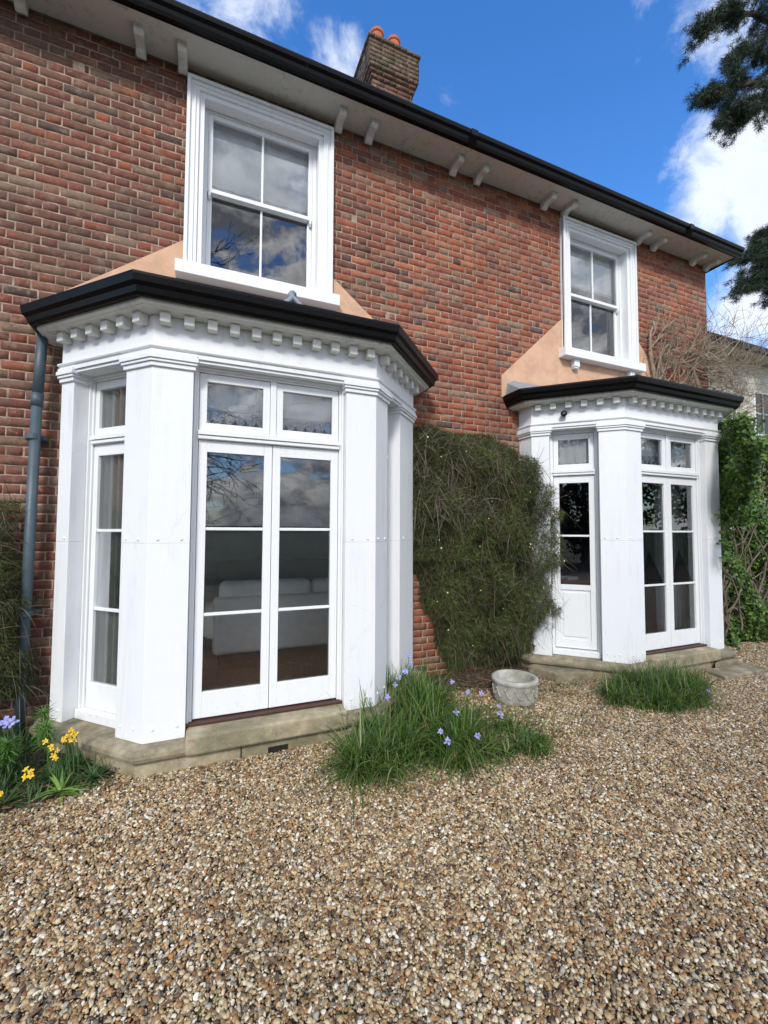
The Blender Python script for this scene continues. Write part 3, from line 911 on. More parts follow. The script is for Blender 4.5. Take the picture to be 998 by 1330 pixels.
def bay(cx, second):
    ZB, ZL = .185, 2.80
    RW = .20 if second else .145     # rear pier face
    DEP = .19
    F3 = frames(cx)
    # lintel, frieze, string course, cornice
    e = MB()
    band(e, cx, [(0, ZL), (0, 3.095), (-.199, 3.095), (-.199, ZL)])
    band(e, cx, [(.002, 2.822), (.014, 2.822), (.014, 2.855), (.024, 2.859), (.030, 2.868), (.030, 2.876), (.016, 2.884), (.002, 2.888)])
    ent = e.build('entablature', 'white_paint', house)
    co = MB()
    band(co, cx, [(.003, 3.096), (.120, 3.096), (.128, 3.104), (.150, 3.108), (.150, 3.135), (.003, 3.135)])
    cor = co.build('cornice', 'aged_paint', house)
    # dentils
    d0 = None
    for fi, fr_ in enumerate(F3):
        A, d, n, L = fr_
        cnt = int(L / .142)
        if d0 is None:
            b_ = MB(); b_.box(-.033, .033, .0, .074, -.034, .0365); d0 = b_.build('dentil', 'aged_paint', None, bevel=.004)
            d0.parent = None
            first_ = True
        for k in range(cnt):
            s = (k + .5) * L / cnt
            o = d0 if first_ else d0.copy()
            if not first_: col.objects.link(o)
            first_ = False
            o.parent = cor
            P = A + d * s + n * .003
            o.location = Vector((P.x, P.y, 3.058)) 
            o.rotation_euler = (0, 0, math.atan2(d.y, d.x) + math.pi)
            o.scale = (1, 1, 1)
            o.location -= ORG[house.name]
    # gutter round the bay
    g_ = MB()
    band(g_, cx, [(.125, 3.137), (.185, 3.125), (.202, 3.14), (.212, 3.175), (.235, 3.195), (.244, 3.235), (.244, 3.252), (.232, 3.252), (.224, 3.20), (.19, 3.165), (.125, 3.16)])
    g_.build('gutter', 'black_gutter', house)
    r_ = MB()
    po = bay_pts(cx, .22); pi_ = [(cx - 1.70, 0)] + [(cx - 1.60, 0), (cx - .70, -.02), (cx + .70, -.02)] + [(cx + 1.60, 0), (cx + 1.70, 0)]
    i0 = 0
    for j in range(6): r_.v.append((*po[j], 3.245)); 
    for j in range(6): r_.v.append((pi_[j][0], min(pi_[j][1], -.017), 3.42 if j in (0, 5) else 3.46))
    for j in range(5): r_.f.append((j, j + 1, 7 + j, 6 + j))
    lead_ = r_.build('bay_roof', 'lead', house)
    if not second:
        rr = MB()
        rr.tube([(cx + .10, -1.02, 3.33), (cx + .10, -1.01, 3.385), (cx + .095, -.9, 3.39), (cx + .08, -.45, 3.44)], [.018, .034, .030, .02], 8)
        rr.tube([(cx + .0, -1.05, 3.27), (cx + .055, -1.03, 3.31), (cx + .10, -1.02, 3.36), (cx + .15, -1.03, 3.31), (cx + .23, -1.05, 3.265)], [.012, .020, .026, .020, .010], 6)
        rr.build('lead_roll', 'lead', lead_, smooth=True)
    # piers
    def pier(fa, sa0, sa1, fb=None, sb0=0, sb1=0, rear=None):
        pb = MB(); cp = MB()
        A, d, n, L = fa
        def P(fr_, s, o_): q = fr_[0] + fr_[1] * s + fr_[2] * o_; return (q.x, q.y)
        def ring(o_, dep):
            if fb is not None:   # corner pier between side fa and side fb
                arr = fa[0] + fa[1] * fa[3]; bis = (fa[2] + fb[2]).normalized() * (o_ / math.cos(rad(22.5)))
                q = arr + bis; qi = arr - (fa[2] + fb[2]).normalized() * (dep / math.cos(rad(22.5)))
                return [P(fa, sa0 - o_ * .8, -dep), P(fa, sa0 - o_ * .8, o_), (q.x, q.y), P(fb, sb1 + o_ * .8, o_), P(fb, sb1 + o_ * .8, -dep), (qi.x, qi.y)]
            if rear == 'L':
                c0 = fa[0] + Vector((-o_, -o_ * math.tan(rad(22.5)), 0))
                return [(c0.x, -.001), (c0.x, c0.y), P(fa, sa1 + o_ * .8, o_), P(fa, sa1 + o_ * .8, -dep), (fa[0].x + .16, -.001)]
            c0 = fa[0] + fa[1] * fa[3] + Vector((o_, -o_ * math.tan(rad(22.5)), 0))
            return [(fa[0].x + fa[1].x * fa[3] - .16, -.001), P(fa, sa0 - o_ * .8, -dep), P(fa, sa0 - o_ * .8, o_), (c0.x, c0.y), (c0.x, -.001)]
        pb.prism(ring(-.002, DEP), ZB, 2.745)
        o = pb.build('pier', 'white_paint', house, bevel=.004)
        for z0, z1, oo in ((2.62, 2.632, .009), (2.735, 2.765, .014), (2.7655, 2.785, .026), (2.7855, 2.815, .036), (2.8155, 2.842, .026)):
            if z0 < 2.7: continue
            cp.prism(ring(oo, DEP - .01 - oo * .1), z0, z1)
        cp.build('capital', 'white_paint', o, bevel=.003)
        return o
    fl, ff, frr = F3
    pts = lambda fr_, ss, zs_: [(fr_[0] + fr_[1] * s + fr_[2] * (-.003) + Vector((0, 0, z)), fr_[2]) for s in ss for z in zs_]
    zsr = (1.54, .27)
    p1 = pier(fl, CL - PW, CL, ff, 0, PW); add_screws(cx, p1, pts(fl, (CL - PW + .05, CL - .09), zsr) + pts(ff, (.06, PW - .055), zsr))
    p2 = pier(ff, ff[3] - PW, ff[3], frr, 0, PW); add_screws(cx, p2, pts(ff, (ff[3] - PW + .06, ff[3] - .07), zsr) + pts(frr, (.06, PW - .06), zsr))
    p3 = pier(fl, 0, RW, rear='L'); add_screws(cx, p3, pts(fl, (.10,), zsr))
    RR = RW if second else .40
    p4 = pier(frr, CL - RR, CL, rear='R'); add_screws(cx, p4, pts(frr, (CL - RR + .10,), zsr))
    # frames, transoms and doors in the three openings
    def opening(fr_, s0, s1, kind):
        z0 = .252; nb = -.085 if kind == 'double' else -.135; bk_ = nb - .063
        q = MB()
        fw = .035
        lbox(q, fr_, s0 + .001, s0 + fw, bk_, nb, z0, 2.80); lbox(q, fr_, s1 - fw, s1 - .001, bk_, nb, z0, 2.80)
        lbox(q, fr_, s0 + fw, s1 - fw, bk_, nb, 2.765, 2.80)
        lbox(q, fr_, s0 + .001, s0 + .016, nb, nb + .02, z0, 2.80); lbox(q, fr_, s1 - .016, s1 - .001, nb, nb + .02, z0, 2.80)
        lbox(q, fr_, s0 + .016, s1 - .016, nb, nb + .02, 2.782, 2.80)
        # transom rail with mouldings
        lbox(q, fr_, s0 + fw, s1 - fw, bk_, nb + .004, 2.268, 2.335)
        lbox(q, fr_, s0 + fw, s1 - fw, nb + .004, nb + .028, 2.300, 2.330); lbox(q, fr_, s0 + fw, s1 - fw, nb + .004, nb + .018, 2.272, 2.296)
        fo = q.build('door_frame' if kind != 'side' else 'side_window_frame', 'sash_paint', house, bevel=.002)
        a, b_ = s0 + fw + .003, s1 - fw - .003
        nl = nb - .012
        if kind == 'double':
            mdl = (a + b_) / 2
            mu = MB(); lbox(mu, fr_, mdl - .022, mdl + .022, bk_, nb + .002, 2.336, 2.764); mu.build('mullion', 'sash_paint', fo, bevel=.002)
            for c0, c1 in ((a, mdl - .024), (mdl + .024, b_)): leaf(fr_, c0, c1, 2.338, 2.762, nl, [], .058, .052, name='transom_light', top=.058)
            for c0, c1 in ((a, mdl - .002), (mdl + .002, b_)): leaf(fr_, c0, c1, .262, 2.265, nl, [1.615, .993], .18, .060)
        elif kind == 'panel':
            leaf(fr_, a, b_, 2.338, 2.762, nl, [], .065, .055, name='transom_light', top=.065)
            leaf(fr_, a, b_, .262, 2.265, nl, [1.56], .10, .06, panel=.93, name='garden_door')
        else:
            leaf(fr_, a, b_, 2.338, 2.762, nl, [], .058, .045, name='transom_light', top=.058)
            leaf(fr_, a, b_, .255, 2.265, nl, [1.60, 1.0], .19, .050, name='side_light')
        # threshold
        th = MB(); lbox(th, fr_, s0 + .002, s1 - .002, bk_ - .002, nb + .045, (.2335 if kind == 'double' else ZB + .001), z0); th.build('threshold', 'dark_wood' if kind == 'double' else 'sash_paint', house, bevel=.004)
    opening(fl, RW, CL - PW, 'panel' if second else 'side')
    opening(ff, PW, ff[3] - PW, 'double')
    opening(frr, PW, CL - RR, 'side')
    # stone plinth: bed course under everything, projecting ledge, separate blocks
    s_ = MB()
    band(s_, cx, [(.055, -.05), (.060, .10), (-.17, .10), (-.17, -.05)])
    s_.build('plinth', 'step_stone', house, bevel=.008)
    l_ = MB()
    band(l_, cx, [(-.17, .102), (.075, .102), (.098, .112), (.105, .135), (.100, .158), (.080, .176), (.02, .184), (-.17, .184)])
    led = l_.build('stone_ledge', 'plinth_stone', house, smooth=False)
    # joints: thin dark grooves cut as raised mortar would be, and the worn step block before the doors
    sb = MB(); lbox(sb, ff, PW + .003, ff[3] - PW - .003, -.14, .112, .104, .232); sb.build('doorstep', 'step_stone', house, bevel=.016)
    jm = MB()
    for s in (.62,): lbox(jm, ff, s, s + .008, .0575, .0640, -.01, .10)
    jm.build('plinth_joint', 'soil', house)
    if not second:
        v_ = MB(); lbox(v_, ff, ff[3] * .5 - .02, ff[3] * .5 + .12, .056, .067, -.01, .045); v_.build('air_vent', 'dark_hole', house)
    # ceiling of the bay
    c_ = MB(); c_.prism([(x, y) for x, y in bay_pts(cx, -.10)], 2.90, 2.93); c_.build('bay_ceiling', 'interior_paint', house)
    fl_ = MB(); pp = bay_pts(cx, -.171); fl_.prism([(pp[0][0], .29)] + pp[1:5] + [(pp[5][0], .29)], .20, .246); fl_.build('bay_floor', 'wood_floor', house)
bay(BAYS[0], False)
bay(BAYS[1], True)

# blinds behind the transom lights of the near doors
for k, dx in enumerate((-.275, .275)):
    blind(BAYS[0] + dx, 2.40, 2.80, .255, YF - (-.085) + .11, .12, ['white blind with deep lace hem above the door leaf nearest the drainpipe', 'white blind with deep lace hem above the door leaf nearest the iris clump'][k], scal=.08)
blind(BAYS[1], 2.42, 2.80, .50, YF + .085 + .12, .10, 'pale lace-edged blind above the far French doors', scal=.08)
# side blind of the garden door light
fl = frames(BAYS[1])[0]
b_ = MB()
A, d, n, L = fl
for k in range(31):
    s = .25 + (L - .5) * k / 30; P = A + d * s - n * (.24 + .01 * math.sin(k * 1.1))
    b_.v += [(P.x, P.y, 2.42), (P.x, P.y, 2.80)]
for k in range(30): b_.f.append((2 * k, 2 * k + 2, 2 * k + 3, 2 * k + 1))
tag(b_.build('window_blind', 'blind_fabric'), 'gathered white blind in the small light above the half-panelled door', 'blind', 'white blinds behind the window panes')

def curtain(x0, y0, x1, y1, z0, z1, label, amp=.03, waves=9):
    c = MB(); n = 60
    L = math.hypot(x1 - x0, y1 - y0); nx_, ny_ = -(y1 - y0) / L, (x1 - x0) / L
    for k in range(n + 1):
        s = k / n; a = amp * math.sin(s * waves * 2 * math.pi) + random.uniform(-.003, .003)
        x, y = x0 + (x1 - x0) * s + nx_ * a, y0 + (y1 - y0) * s + ny_ * a
        c.v += [(x, y, z0), (x + nx_ * a * .1, y, z1)]
    for k in range(n): c.f.append((2 * k, 2 * k + 2, 2 * k + 3, 2 * k + 1))
    return tag(c.build('curtain', 'curtain_fabric', smooth=True), label, 'curtain', 'curtains hanging inside the bay windows')
curtain(BAYS[0] - 1.32, -.10, BAYS[0] - 1.06, -.36, .27, 2.88, 'grey curtain behind the narrow side window of the near bay', waves=4)
curtain(BAYS[1] + .10, YF + .34, BAYS[1] + .62, YF + .34, .27, 2.88, 'grey curtain gathered behind the far French doors', waves=6)

# ------------------------------------------------------------------ downpipe
dp = MB()
dp.tube([(-1.195, -.13, 3.16), (-1.215, -.13, 2.6)], .036, 14)
dp.tube([(-1.215, -.13, 2.60), (-1.24, -.13, .05)], .036, 14)
dp.tube([(-1.214, -.13, 2.66), (-1.216, -.13, 2.56)], .041, 14)
dpo = dp.build('downpipe', 'grey_pipe', house, smooth=True)
for z in (2.3, .95):
    c_ = MB(); c_.tube([(-1.23, -.13, z), (-1.23, -.13, z + .04)], .046, 14); c_.box(-1.30, -1.16, -.09, -.012, z + .005, z + .035); c_.build('pipe_clip', 'grey_pipe', dpo)

# security camera on the far bay frieze
A, d, n, L = frames(BAYS[1])[0]
P = A + d * .36 + n * .035 + Vector((0, 0, 2.965))
sc_o = empty('security_camera', P, 'small black camera ball fixed on the white frieze of the far bay', 'camera')
c_ = MB(); c_.tube([P - n * .034, P - n * .005], .03, 14); c_.build('mount', 'black_plastic', sc_o)
c_ = MB(); c_.lathe([(.006, -.036), (.022, -.03), (.034, -.014), (.037, 0), (.034, .014), (.022, .03), (.006, .036)], P.x + n.x * .03, P.y + n.y * .03, 16, P.z - .006); c_.build('camera_body', 'black_plastic', sc_o, smooth=True)
c_ = MB(); q = P + n * .058 + Vector((0, 0, -.01)); c_.tube([q, q + n * .012], .014, 12); c_.build('lens', 'glass', sc_o)

# ------------------------------------------------------------------ sofa
def sofa():
    x0, yb = .10, .42
    r_ = empty('sofa', (x0 + 1.0, yb + .45, .25), 'pale grey fabric sofa seen from behind through the French doors', 'sofa')
    def rb(name, x0_, x1_, y0_, y1_, z0_, z1_, bev, mat='sofa_fabric'):
        b_ = MB(); b_.box(x0_, x1_, y0_, y1_, z0_, z1_)
        o = b_.build(name, mat, r_, smooth=True)
        bv = o.modifiers.new('bevel', 'BEVEL'); bv.width = bev; bv.segments = 4
        return o
    rb('base', x0 + .03, x0 + 2.05, yb + .02, yb + .88, .36, .62, .02)
    rb('back', x0, x0 + 2.08, yb, yb + .20, .355, .92, .05)
    rb('arm', x0 - .10, x0 + .14, yb + .03, yb + .90, .50, .80, .09)
    rb('arm', x0 + 1.96, x0 + 2.20, yb + .03, yb + .90, .50, .80, .09)
    rb('cushion', x0 + .06, x0 + 1.02, yb + .12, yb + .34, .70, 1.07, .07)
    rb('cushion', x0 + 1.05, x0 + 2.0, yb + .13, yb + .35, .70, 1.06, .07)
    rb('seat_cushion', x0 + .15, x0 + 1.94, yb + .25, yb + .88, .60, .74, .05)
    for lx in (x0 + .08, x0 + 2.0):
        for ly in (yb + .08, yb + .82):
            b_ = MB(); b_.lathe([(.018, 0), (.022, .02), (.014, .035), (.026, .06), (.030, .085), (.022, .12)], lx, ly, 12, .25); b_.build('leg', 'red_wood', r_, smooth=True)
sofa()
# low dark chest with plants on it deep in the near room, a table in the far room
ch = empty('sideboard', (1.2, 3.6, .25), 'dark sideboard at the back of the room beyond the sofa', 'sideboard')
b_ = MB(); b_.box(.2, 2.2, 3.4, 3.85, .33, 1.05); b_.build('body', 'dark_wood', ch, bevel=.01)
b_ = MB(); b_.box(.15, 2.25, 3.35, 3.87, 1.052, 1.09); b_.build('top', 'dark_wood', ch, bevel=.006)
for lx in (.25, 2.15):
    b_ = MB(); b_.box(lx - .03, lx + .03, 3.45, 3.51, .25, .33); b_.build('leg', 'dark_wood', ch)
tb = empty('side_table', (4.9, .3, .25), 'wooden table just inside the half-panelled door', 'table')
b_ = MB(); b_.box(4.35, 5.5, .1, .8, .92, .955); b_.build('table_top', 'red_wood', tb, bevel=.006)
for lx in (4.42, 5.43):
    for ly in (.17, .73):
        b_ = MB(); b_.box(lx - .025, lx + .025, ly - .025, ly + .025, .25, .919); b_.build('leg', 'red_wood', tb)
b_ = MB(); b_.box(4.55, 4.72, .2, .34, .9565, 1.0); tag(b_.build('paper_box', 'white_lid', bevel=.004), 'small white box lying on the table inside the far bay', 'box')

# ------------------------------------------------------------------ stone planter
def planter():
    cx, cy = 2.78, -.83
    r_ = empty('stone_planter', (cx, cy, 0), 'round pale stone planter standing empty on the gravel', 'planter')
    b_ = MB(); n = 64
    prof = [(.150, 0), (.158, .012), (.160, .03), (.163, .045), (.160, .16), (.163, .172), (.172, .185), (.172, .212), (.160, .222), (.140, .222), (.132, .20), (.125, .09), (.05, .08)]
    prof = [(r * 1.26, z) for r, z in prof]
    i = 0
    for r, z in prof:
        for k in range(n):
            a = 2 * math.pi * k / n
            rr = r
            if .04 < z < .165 and r > .19: rr += .004 * math.sin(a * 9 + z * 60) + .003 * math.sin(a * 17 - z * 90)
            b_.v.append((cx + rr * math.cos(a), cy + rr * math.sin(a), z))
    for q in range(len(prof) - 1):
        for k in range(n):
            j = (k + 1) % n; b_.f.append((q * n + k, q * n + j, (q + 1) * n + j, (q + 1) * n + k))
    b_.f.append(tuple((len(prof) - 1) * n + k for k in range(n)))
    b_.build('bowl', 'planter_stone', r_, smooth=True)
    # moulded relief round the band: swags and rosettes
    rl = MB()
    for k in range(14):
        a0 = 2 * math.pi * k / 14
        pts_ = []
        for q in range(7):
            a = a0 + 2 * math.pi / 14 * q / 6; z = .145 - .075 * math.sin(math.pi * q / 6)
            pts_.append((cx + .205 * math.cos(a), cy + .205 * math.sin(a), z))
        rl.tube(pts_, [.004, .006, .009, .010, .009, .006, .004], 6)
        rl.tube([(cx + .201 * math.cos(a0), cy + .201 * math.sin(a0), .135), (cx + .214 * math.cos(a0), cy + .214 * math.sin(a0), .135)], [.016, .010], 8)
    rl.build('relief', 'planter_stone', r_, smooth=True)
planter()

# slabs by the far bay
def slab(pts, z0, z1, label, name='stone_slab'):
    b_ = MB(); b_.prism(pts, z0, z1); o = b_.build(name, 'plinth_stone', bevel=.014)
    return tag(o, label, 'slab', 'loose stone slabs beside the far bay')
slab([(3.42, -.28), (3.50, -.62), (3.92, -.74), (4.0, -.45), (3.75, -.22)], -.02, .095, 'rough boulder-like slab by the half-panelled door below the hanging shrub')
slab([(5.52, -1.02), (6.02, -1.05), (6.10, -.78), (5.98, -.50), (5.78, -.90)], -.02, .088, 'upper thin slab stepping up to the far French doors')
slab([(5.25, -1.28), (5.98, -1.30), (6.05, -1.06), (5.30, -1.03)], -.02, .045, 'lowest flat slab lying on the gravel before the leafy climber')

# ------------------------------------------------------------------ plants
def jitter(n, s): return rng.normal(size=(n, 3)) * s

def wall_shrub(name_label, xr, zr, env, N, root, seedcol, flowers=0, extra=None):
    """twiggy shrub trained on the wall. env(x,z) -> depth of the hanging mass or 0"""
    X, Z = rng.uniform(*xr, N * 3), rng.uniform(*zr, N * 3)
    D = np.array([env(x, z) for x, z in zip(X, Z)])
    ok = D > 0.02; X, Z, D = X[ok][:N], Z[ok][:N], D[ok][:N]
    n = len(X)
    Y = -.015 - D * rng.beta(2.2, 1.1, n)
    base = np.stack([X, Y, Z], 1)
    dirs = np.stack([rng.normal(0.15, .8, n), -rng.uniform(.0, 1.0, n), rng.normal(.0, .8, n)], 1)
    L = rng.uniform(.018, .070, n)
    cl0 = np.sin(X * 11 + 2 * np.sin(Z * 7)) * np.sin(Z * 9.3 + X * 3)
    V, F, bi = strips(base, dirs, L, rng.uniform(.0035, .0085, n), rng.uniform(-.3, .8, n), 2)
    tint = palette(n, *seedcol)
    # clumps of brighter and darker tint
    cl_ = np.sin(X * 7.3 + 1.2 * np.sin(Z * 5)) * np.sin(Z * 6.1 + X * 2) + rng.normal(0, .5, n)
    tint = tint * (1 + .42 * np.clip(cl_, -1, 1))[:, None]
    np_mesh('foliage', V, F, 'twig', root, tint[bi])
    # longer bare stems
    m_ = N // 45
    X, Z = rng.uniform(*xr, m_ * 4), rng.uniform(*zr, m_ * 4)
    D = np.array([env(x, z) for x, z in zip(X, Z)]); ok = D > .05; X, Z, D = X[ok][:m_], Z[ok][:m_], D[ok][:m_]; n = len(X)
    base = np.stack([X, -.02 - D * rng.uniform(.3, 1.0, n), Z], 1)
    dirs = np.stack([rng.normal(.2, .6, n), -rng.uniform(.0, .5, n), rng.normal(-.1, .8, n)], 1)
    V, F, bi = strips(base, dirs, rng.uniform(.12, .38, n), rng.uniform(.003, .006, n), rng.uniform(-.2, .9, n), 5)
    np_mesh('stems', V, F, 'twig', root, palette(n, [(.11, .085, .06), (.08, .06, .04), (.15, .125, .09), (.06, .045, .03)])[bi])
    if extra:
        n = extra[4]
        X, Z = rng.uniform(extra[0], extra[1], n), rng.uniform(extra[2], extra[3], n)
        D = np.array([env(x, z) for x, z in zip(X, Z)]); ok = D > .05; X, Z, D = X[ok], Z[ok], D[ok]; n = len(X)
        base = np.stack([X, -.04 - D * rng.uniform(.75, 1.05, n), Z], 1)
        dirs = np.stack([rng.normal(.3, .7, n), -rng.uniform(.0, .35, n), rng.normal(-.1, .8, n)], 1)
        V, F, bi = strips(base, dirs, rng.uniform(.10, .34, n), rng.uniform(.004, .007, n), rng.uniform(-.4, 1.0, n), 6)
        np_mesh('bare_stems', V, F, 'twig', root, palette(n, [(.13, .11, .08), (.10, .08, .055), (.16, .135, .10)])[bi])
    if flowers:
        fm = MB(); c = 0
        while c < flowers:
            x, z = random.uniform(*xr), random.uniform(*zr); dd = env(x, z)
            if dd < .1: continue
            c += 1; y = -.03 - dd; r = random.uniform(.006, .011)
            for a in range(3):
                th = random.uniform(0, 3.14)
                dx, dz = math.cos(th) * r, math.sin(th) * r
                fm.quad((x - dx, y, z - dz), (x + dz, y - r * .6, z - dx), (x + dx, y, z + dz), (x - dz, y - r * .6, z + dx))
        fm.build('blossom', 'petal_cream', root)
simple('petal_cream', (.7, .62, .35), .7)

def env_mid(x, z):
    # outline of the mass between the two bays
    left = 1.93 + (0.10 if z < 1.5 else 0) + max(0, (1.35 - z)) * .36
    right = 3.62 + .28 * math.sin(max(0, min(1, (z - .0) / 2.6)) * math.pi) ** .6 - max(0, z - 2.35) * 1.0
    right += .05 * math.sin(z * 23 + x)
    top = 2.74 - max(0, x - 2.75) * .15 - max(0, x - 3.3) * .35
    left += .03 * math.sin(z * 13); right += .03 * math.sin(z * 11 + 1); top += .03 * math.sin(x * 9)
    e = min((x - left) / .22, (right - x) / .20, (top - z) / .22, (z - .06) / .30)
    if e <= 0: return 0
    base = .34 + .20 * max(0, min(1, (x - 2.2) / 1.3)) * (1 - .35 * max(0, (1.0 - z)))
    base *= .80 + .26 * math.sin(x * 8 + z * 3) * math.sin(z * 7 - x * 4) + .12 * math.sin(x * 17 - z * 11)
    if z < .5: base *= .35 + z
    if z < 1.3 and x < 2.9: base *= .62
    return base * min(1, e) ** .5
rt = empty('wall_shrub', (2.9, -.2, 0), 'large drooping twiggy shrub covering the brick wall between the two bays', 'shrub', 'twiggy shrubs hanging against the brick wall')
wall_shrub('', (1.9, 4.1), (.05, 2.85), env_mid, 130000, rt,
           ([(.052, .078, .012), (.034, .056, .010), (.090, .118, .020), (.075, .055, .026), (.038, .030, .015), (.12, .095, .05)], [6, 5, 3, 1.5, 1.5, .6]), flowers=34, extra=(2.0, 3.0, 1.75, 2.60, 600))
def env_left(x, z):
    right = -1.30 - .05 * math.sin(z * 9) + (.10 if z < 1.1 else 0); top = 1.78 + .04 * math.sin(x * 8)
    e = min((right - x) / .15, (top - z) / .2, (z - .35) / .3)
    return 0 if e <= 0 else .42 * min(1, e) ** .5
rt = empty('wall_shrub', (-1.7, -.2, 0), 'lower twiggy shrub against the wall behind the grey drainpipe', 'shrub', 'twiggy shrubs hanging against the brick wall')
wall_shrub('', (-2.4, -1.15), (.3, 1.85), env_left, 44000, rt,
           ([(.048, .072, .014), (.035, .055, .012), (.075, .095, .020), (.06, .045, .025)], [5, 5, 3, 1]), flowers=4)

# thin blade masses ---------------------------------------------------------
def blades(name, root, centres, N, L, Wd, cols, lean=(.1, .7), droop=(.2, 1.0), spread=.12, K=5, mat='blade'):
    c = np.array(centres); k = rng.integers(0, len(c), N)
    base = np.zeros((N, 3)); base[:, :2] = c[k, :2] + rng.normal(size=(N, 2)) * spread
    base[:, 2] = 0.0
    if c.shape[1] > 2: base[:, 2] = c[k, 2]
    az = rng.uniform(0, 2 * np.pi, N); ln = rng.uniform(*lean, N)
    dirs = np.stack([np.cos(az) * ln, np.sin(az) * ln, np.ones(N)], 1)
    Ls = rng.uniform(*L, N)
    if c.shape[1] > 3: Ls = Ls * c[k, 3]
    side_ = np.stack([-np.sin(az), np.cos(az), rng.normal(0, .2, N)], 1)
    V, F, bi = strips(base, dirs, Ls, rng.uniform(*Wd, N), rng.uniform(*droop, N), K, side=side_)
    V[:, 2] = np.maximum(V[:, 2], .004)
    tint = palette(N, *cols)
    return np_mesh(name, V, F, mat, root, tint[bi])
GREEN = ([(.075, .150, .020), (.050, .110, .016), (.115, .200, .034), (.036, .080, .016), (.17, .22, .06), (.26, .22, .10)], [5, 5, 3, 3, 1.5, .9])

def flower(root, x, y, z, r, mat, name='flower', n=6, stem=True, tilt=.45):
    f = MB(); a0 = random.uniform(0, 6.28)
    N = Vector((random.uniform(-tilt, tilt) - .1, -1.0 + random.uniform(-tilt, tilt) * .6, random.uniform(.35, 1.1))).normalized()
    e1 = N.cross(Vector((0, 0, 1))).normalized(); e2 = N.cross(e1)
    c0 = Vector((x, y, z))
    for k in range(n):
        a = a0 + 2 * math.pi * k / n + random.uniform(-.12, .12); up_ = .55 if k % 2 else -.15
        u = e1 * math.cos(a) + e2 * math.sin(a); v = e2 * math.cos(a) - e1 * math.sin(a); i = len(f.v)
        ln_ = random.uniform(.75, 1.15); dr_ = random.uniform(-.5, .3)
        for rr, ww, hh in ((.05, .10, 0), (.45 * ln_, .30, up_ * .7), (.85 * ln_, .24, up_ * .9 + dr_ * .5), (1.08 * ln_, .05, up_ * .4 + dr_)):
            for sgn in (-1, 1): f.v.append(tuple(c0 + (u * rr + v * (ww * sgn) + N * hh) * r))
        for q in range(3): f.f.append((i + 2 * q, i + 2 * q + 1, i + 2 * q + 3, i + 2 * q + 2))
    o = f.build(name, mat, root)
    if mat == 'petal_blue':
        h_ = MB(); p1 = c0 + N * r * .1; h_.tube([p1, p1 + N * r * .25], [r * .16, r * .05], 6); h_.build('flower_centre', 'petal_yellow', o)
    if stem:
        s_ = MB(); s_.tube([(x + .02, y + .03, .0), (x + .012, y + .02, z * .6), (x, y + .004, z - .002)], [.004, .003, .003], 5)
        s_.build('flower_stem', 'stem_green', o)
    return o
simple('stem_green', (.06, .12, .03), .6)

# big iris clump between the near bay and the planter
ic = empty('iris_clump', (1.65, -1.2, 0), 'large clump of long grassy leaves with blue iris flowers beside the near bay', 'plant', 'iris and grass clumps along the house')
cs = []
for _ in range(105):
    x = random.uniform(.95, 2.45) if random.random() < .6 else random.uniform(.95, 1.8)
    y = -1.20 - .14 * (x - 1.2) + random.uniform(-.40, .42)
    if x < 1.15 and y > -1.12: continue
    hgt = 1.45 - .60 * max(0, (x - 1.75))
    if x > 1.95: hgt *= .55
    if x > 2.2 and y > -1.25: continue
    cs.append((x, y, 0, max(.26, hgt * random.uniform(.6, 1.1))))
for _ in range(70): cs.append((random.uniform(1.40, 1.95), random.uniform(-.95, -.15), 0, 1.45))
blades('leaves', ic, cs, 6800, (.20, .52), (.006, .013), GREEN, (.1, 1.15), (.2, 1.25), .035, 6)
blades('fine_leaves', ic, cs, 3200, (.12, .34), (.003, .006), GREEN, (.1, 1.3), (.2, 1.2), .08)
blades('dead_leaves', ic, cs, 1300, (.10, .34), (.003, .007), ([(.30, .24, .14), (.22, .17, .10)], [1, 1]), (.6, 1.6), (.3, 1.0), .07)
for (x, y, z) in [(1.42, -1.05, .40), (1.50, -1.0, .42), (1.36, -1.12, .37), (1.62, -.85, .42), (1.72, -.62, .42), (1.28, -1.15, .30), (1.52, -1.52, .17), (1.56, -1.55, .11), (1.80, -1.55, .10),
                  (2.10, -1.42, .15), (2.02, -1.10, .22), (2.14, -1.12, .20), (1.98, -.92, .25), (1.72, -1.40, .22), (2.16, -1.32, .17)]:
    flower(ic, x, y - .07, z + .07, random.uniform(.020, .030), 'petal_blue')
# second clump under the far bay
g2 = empty('iris_clump', (4.6, -1.2, 0), 'dense low clump of green grassy leaves below the far French doors', 'plant', 'iris and grass clumps along the house')
cs = []
for _ in range(110):
    a = random.uniform(0, 6.28); r = math.sqrt(random.random())
    cs.append((4.20 + .60 * r * math.cos(a) + .12 * r * math.sin(a), -1.30 + .27 * r * math.sin(a) - .06 * r * math.cos(a), 0, 1.15 - .40 * r))
blades('leaves', g2, cs[::3], 4600, (.28, .62), (.004, .010), GREEN, (.1, 1.1), (.2, 1.2), .05, 6)
blades('dead_leaves', g2, cs, 500, (.12, .36), (.003, .007), ([(.30, .24, .14), (.22, .17, .10)], [1, 1]), (.6, 1.6), (.3, 1.0), .07)
for (x, y, z) in [(4.36, -1.56, .08), (4.44, -1.58, .10)]: flower(g2, x, y, z, .026, 'petal_blue')
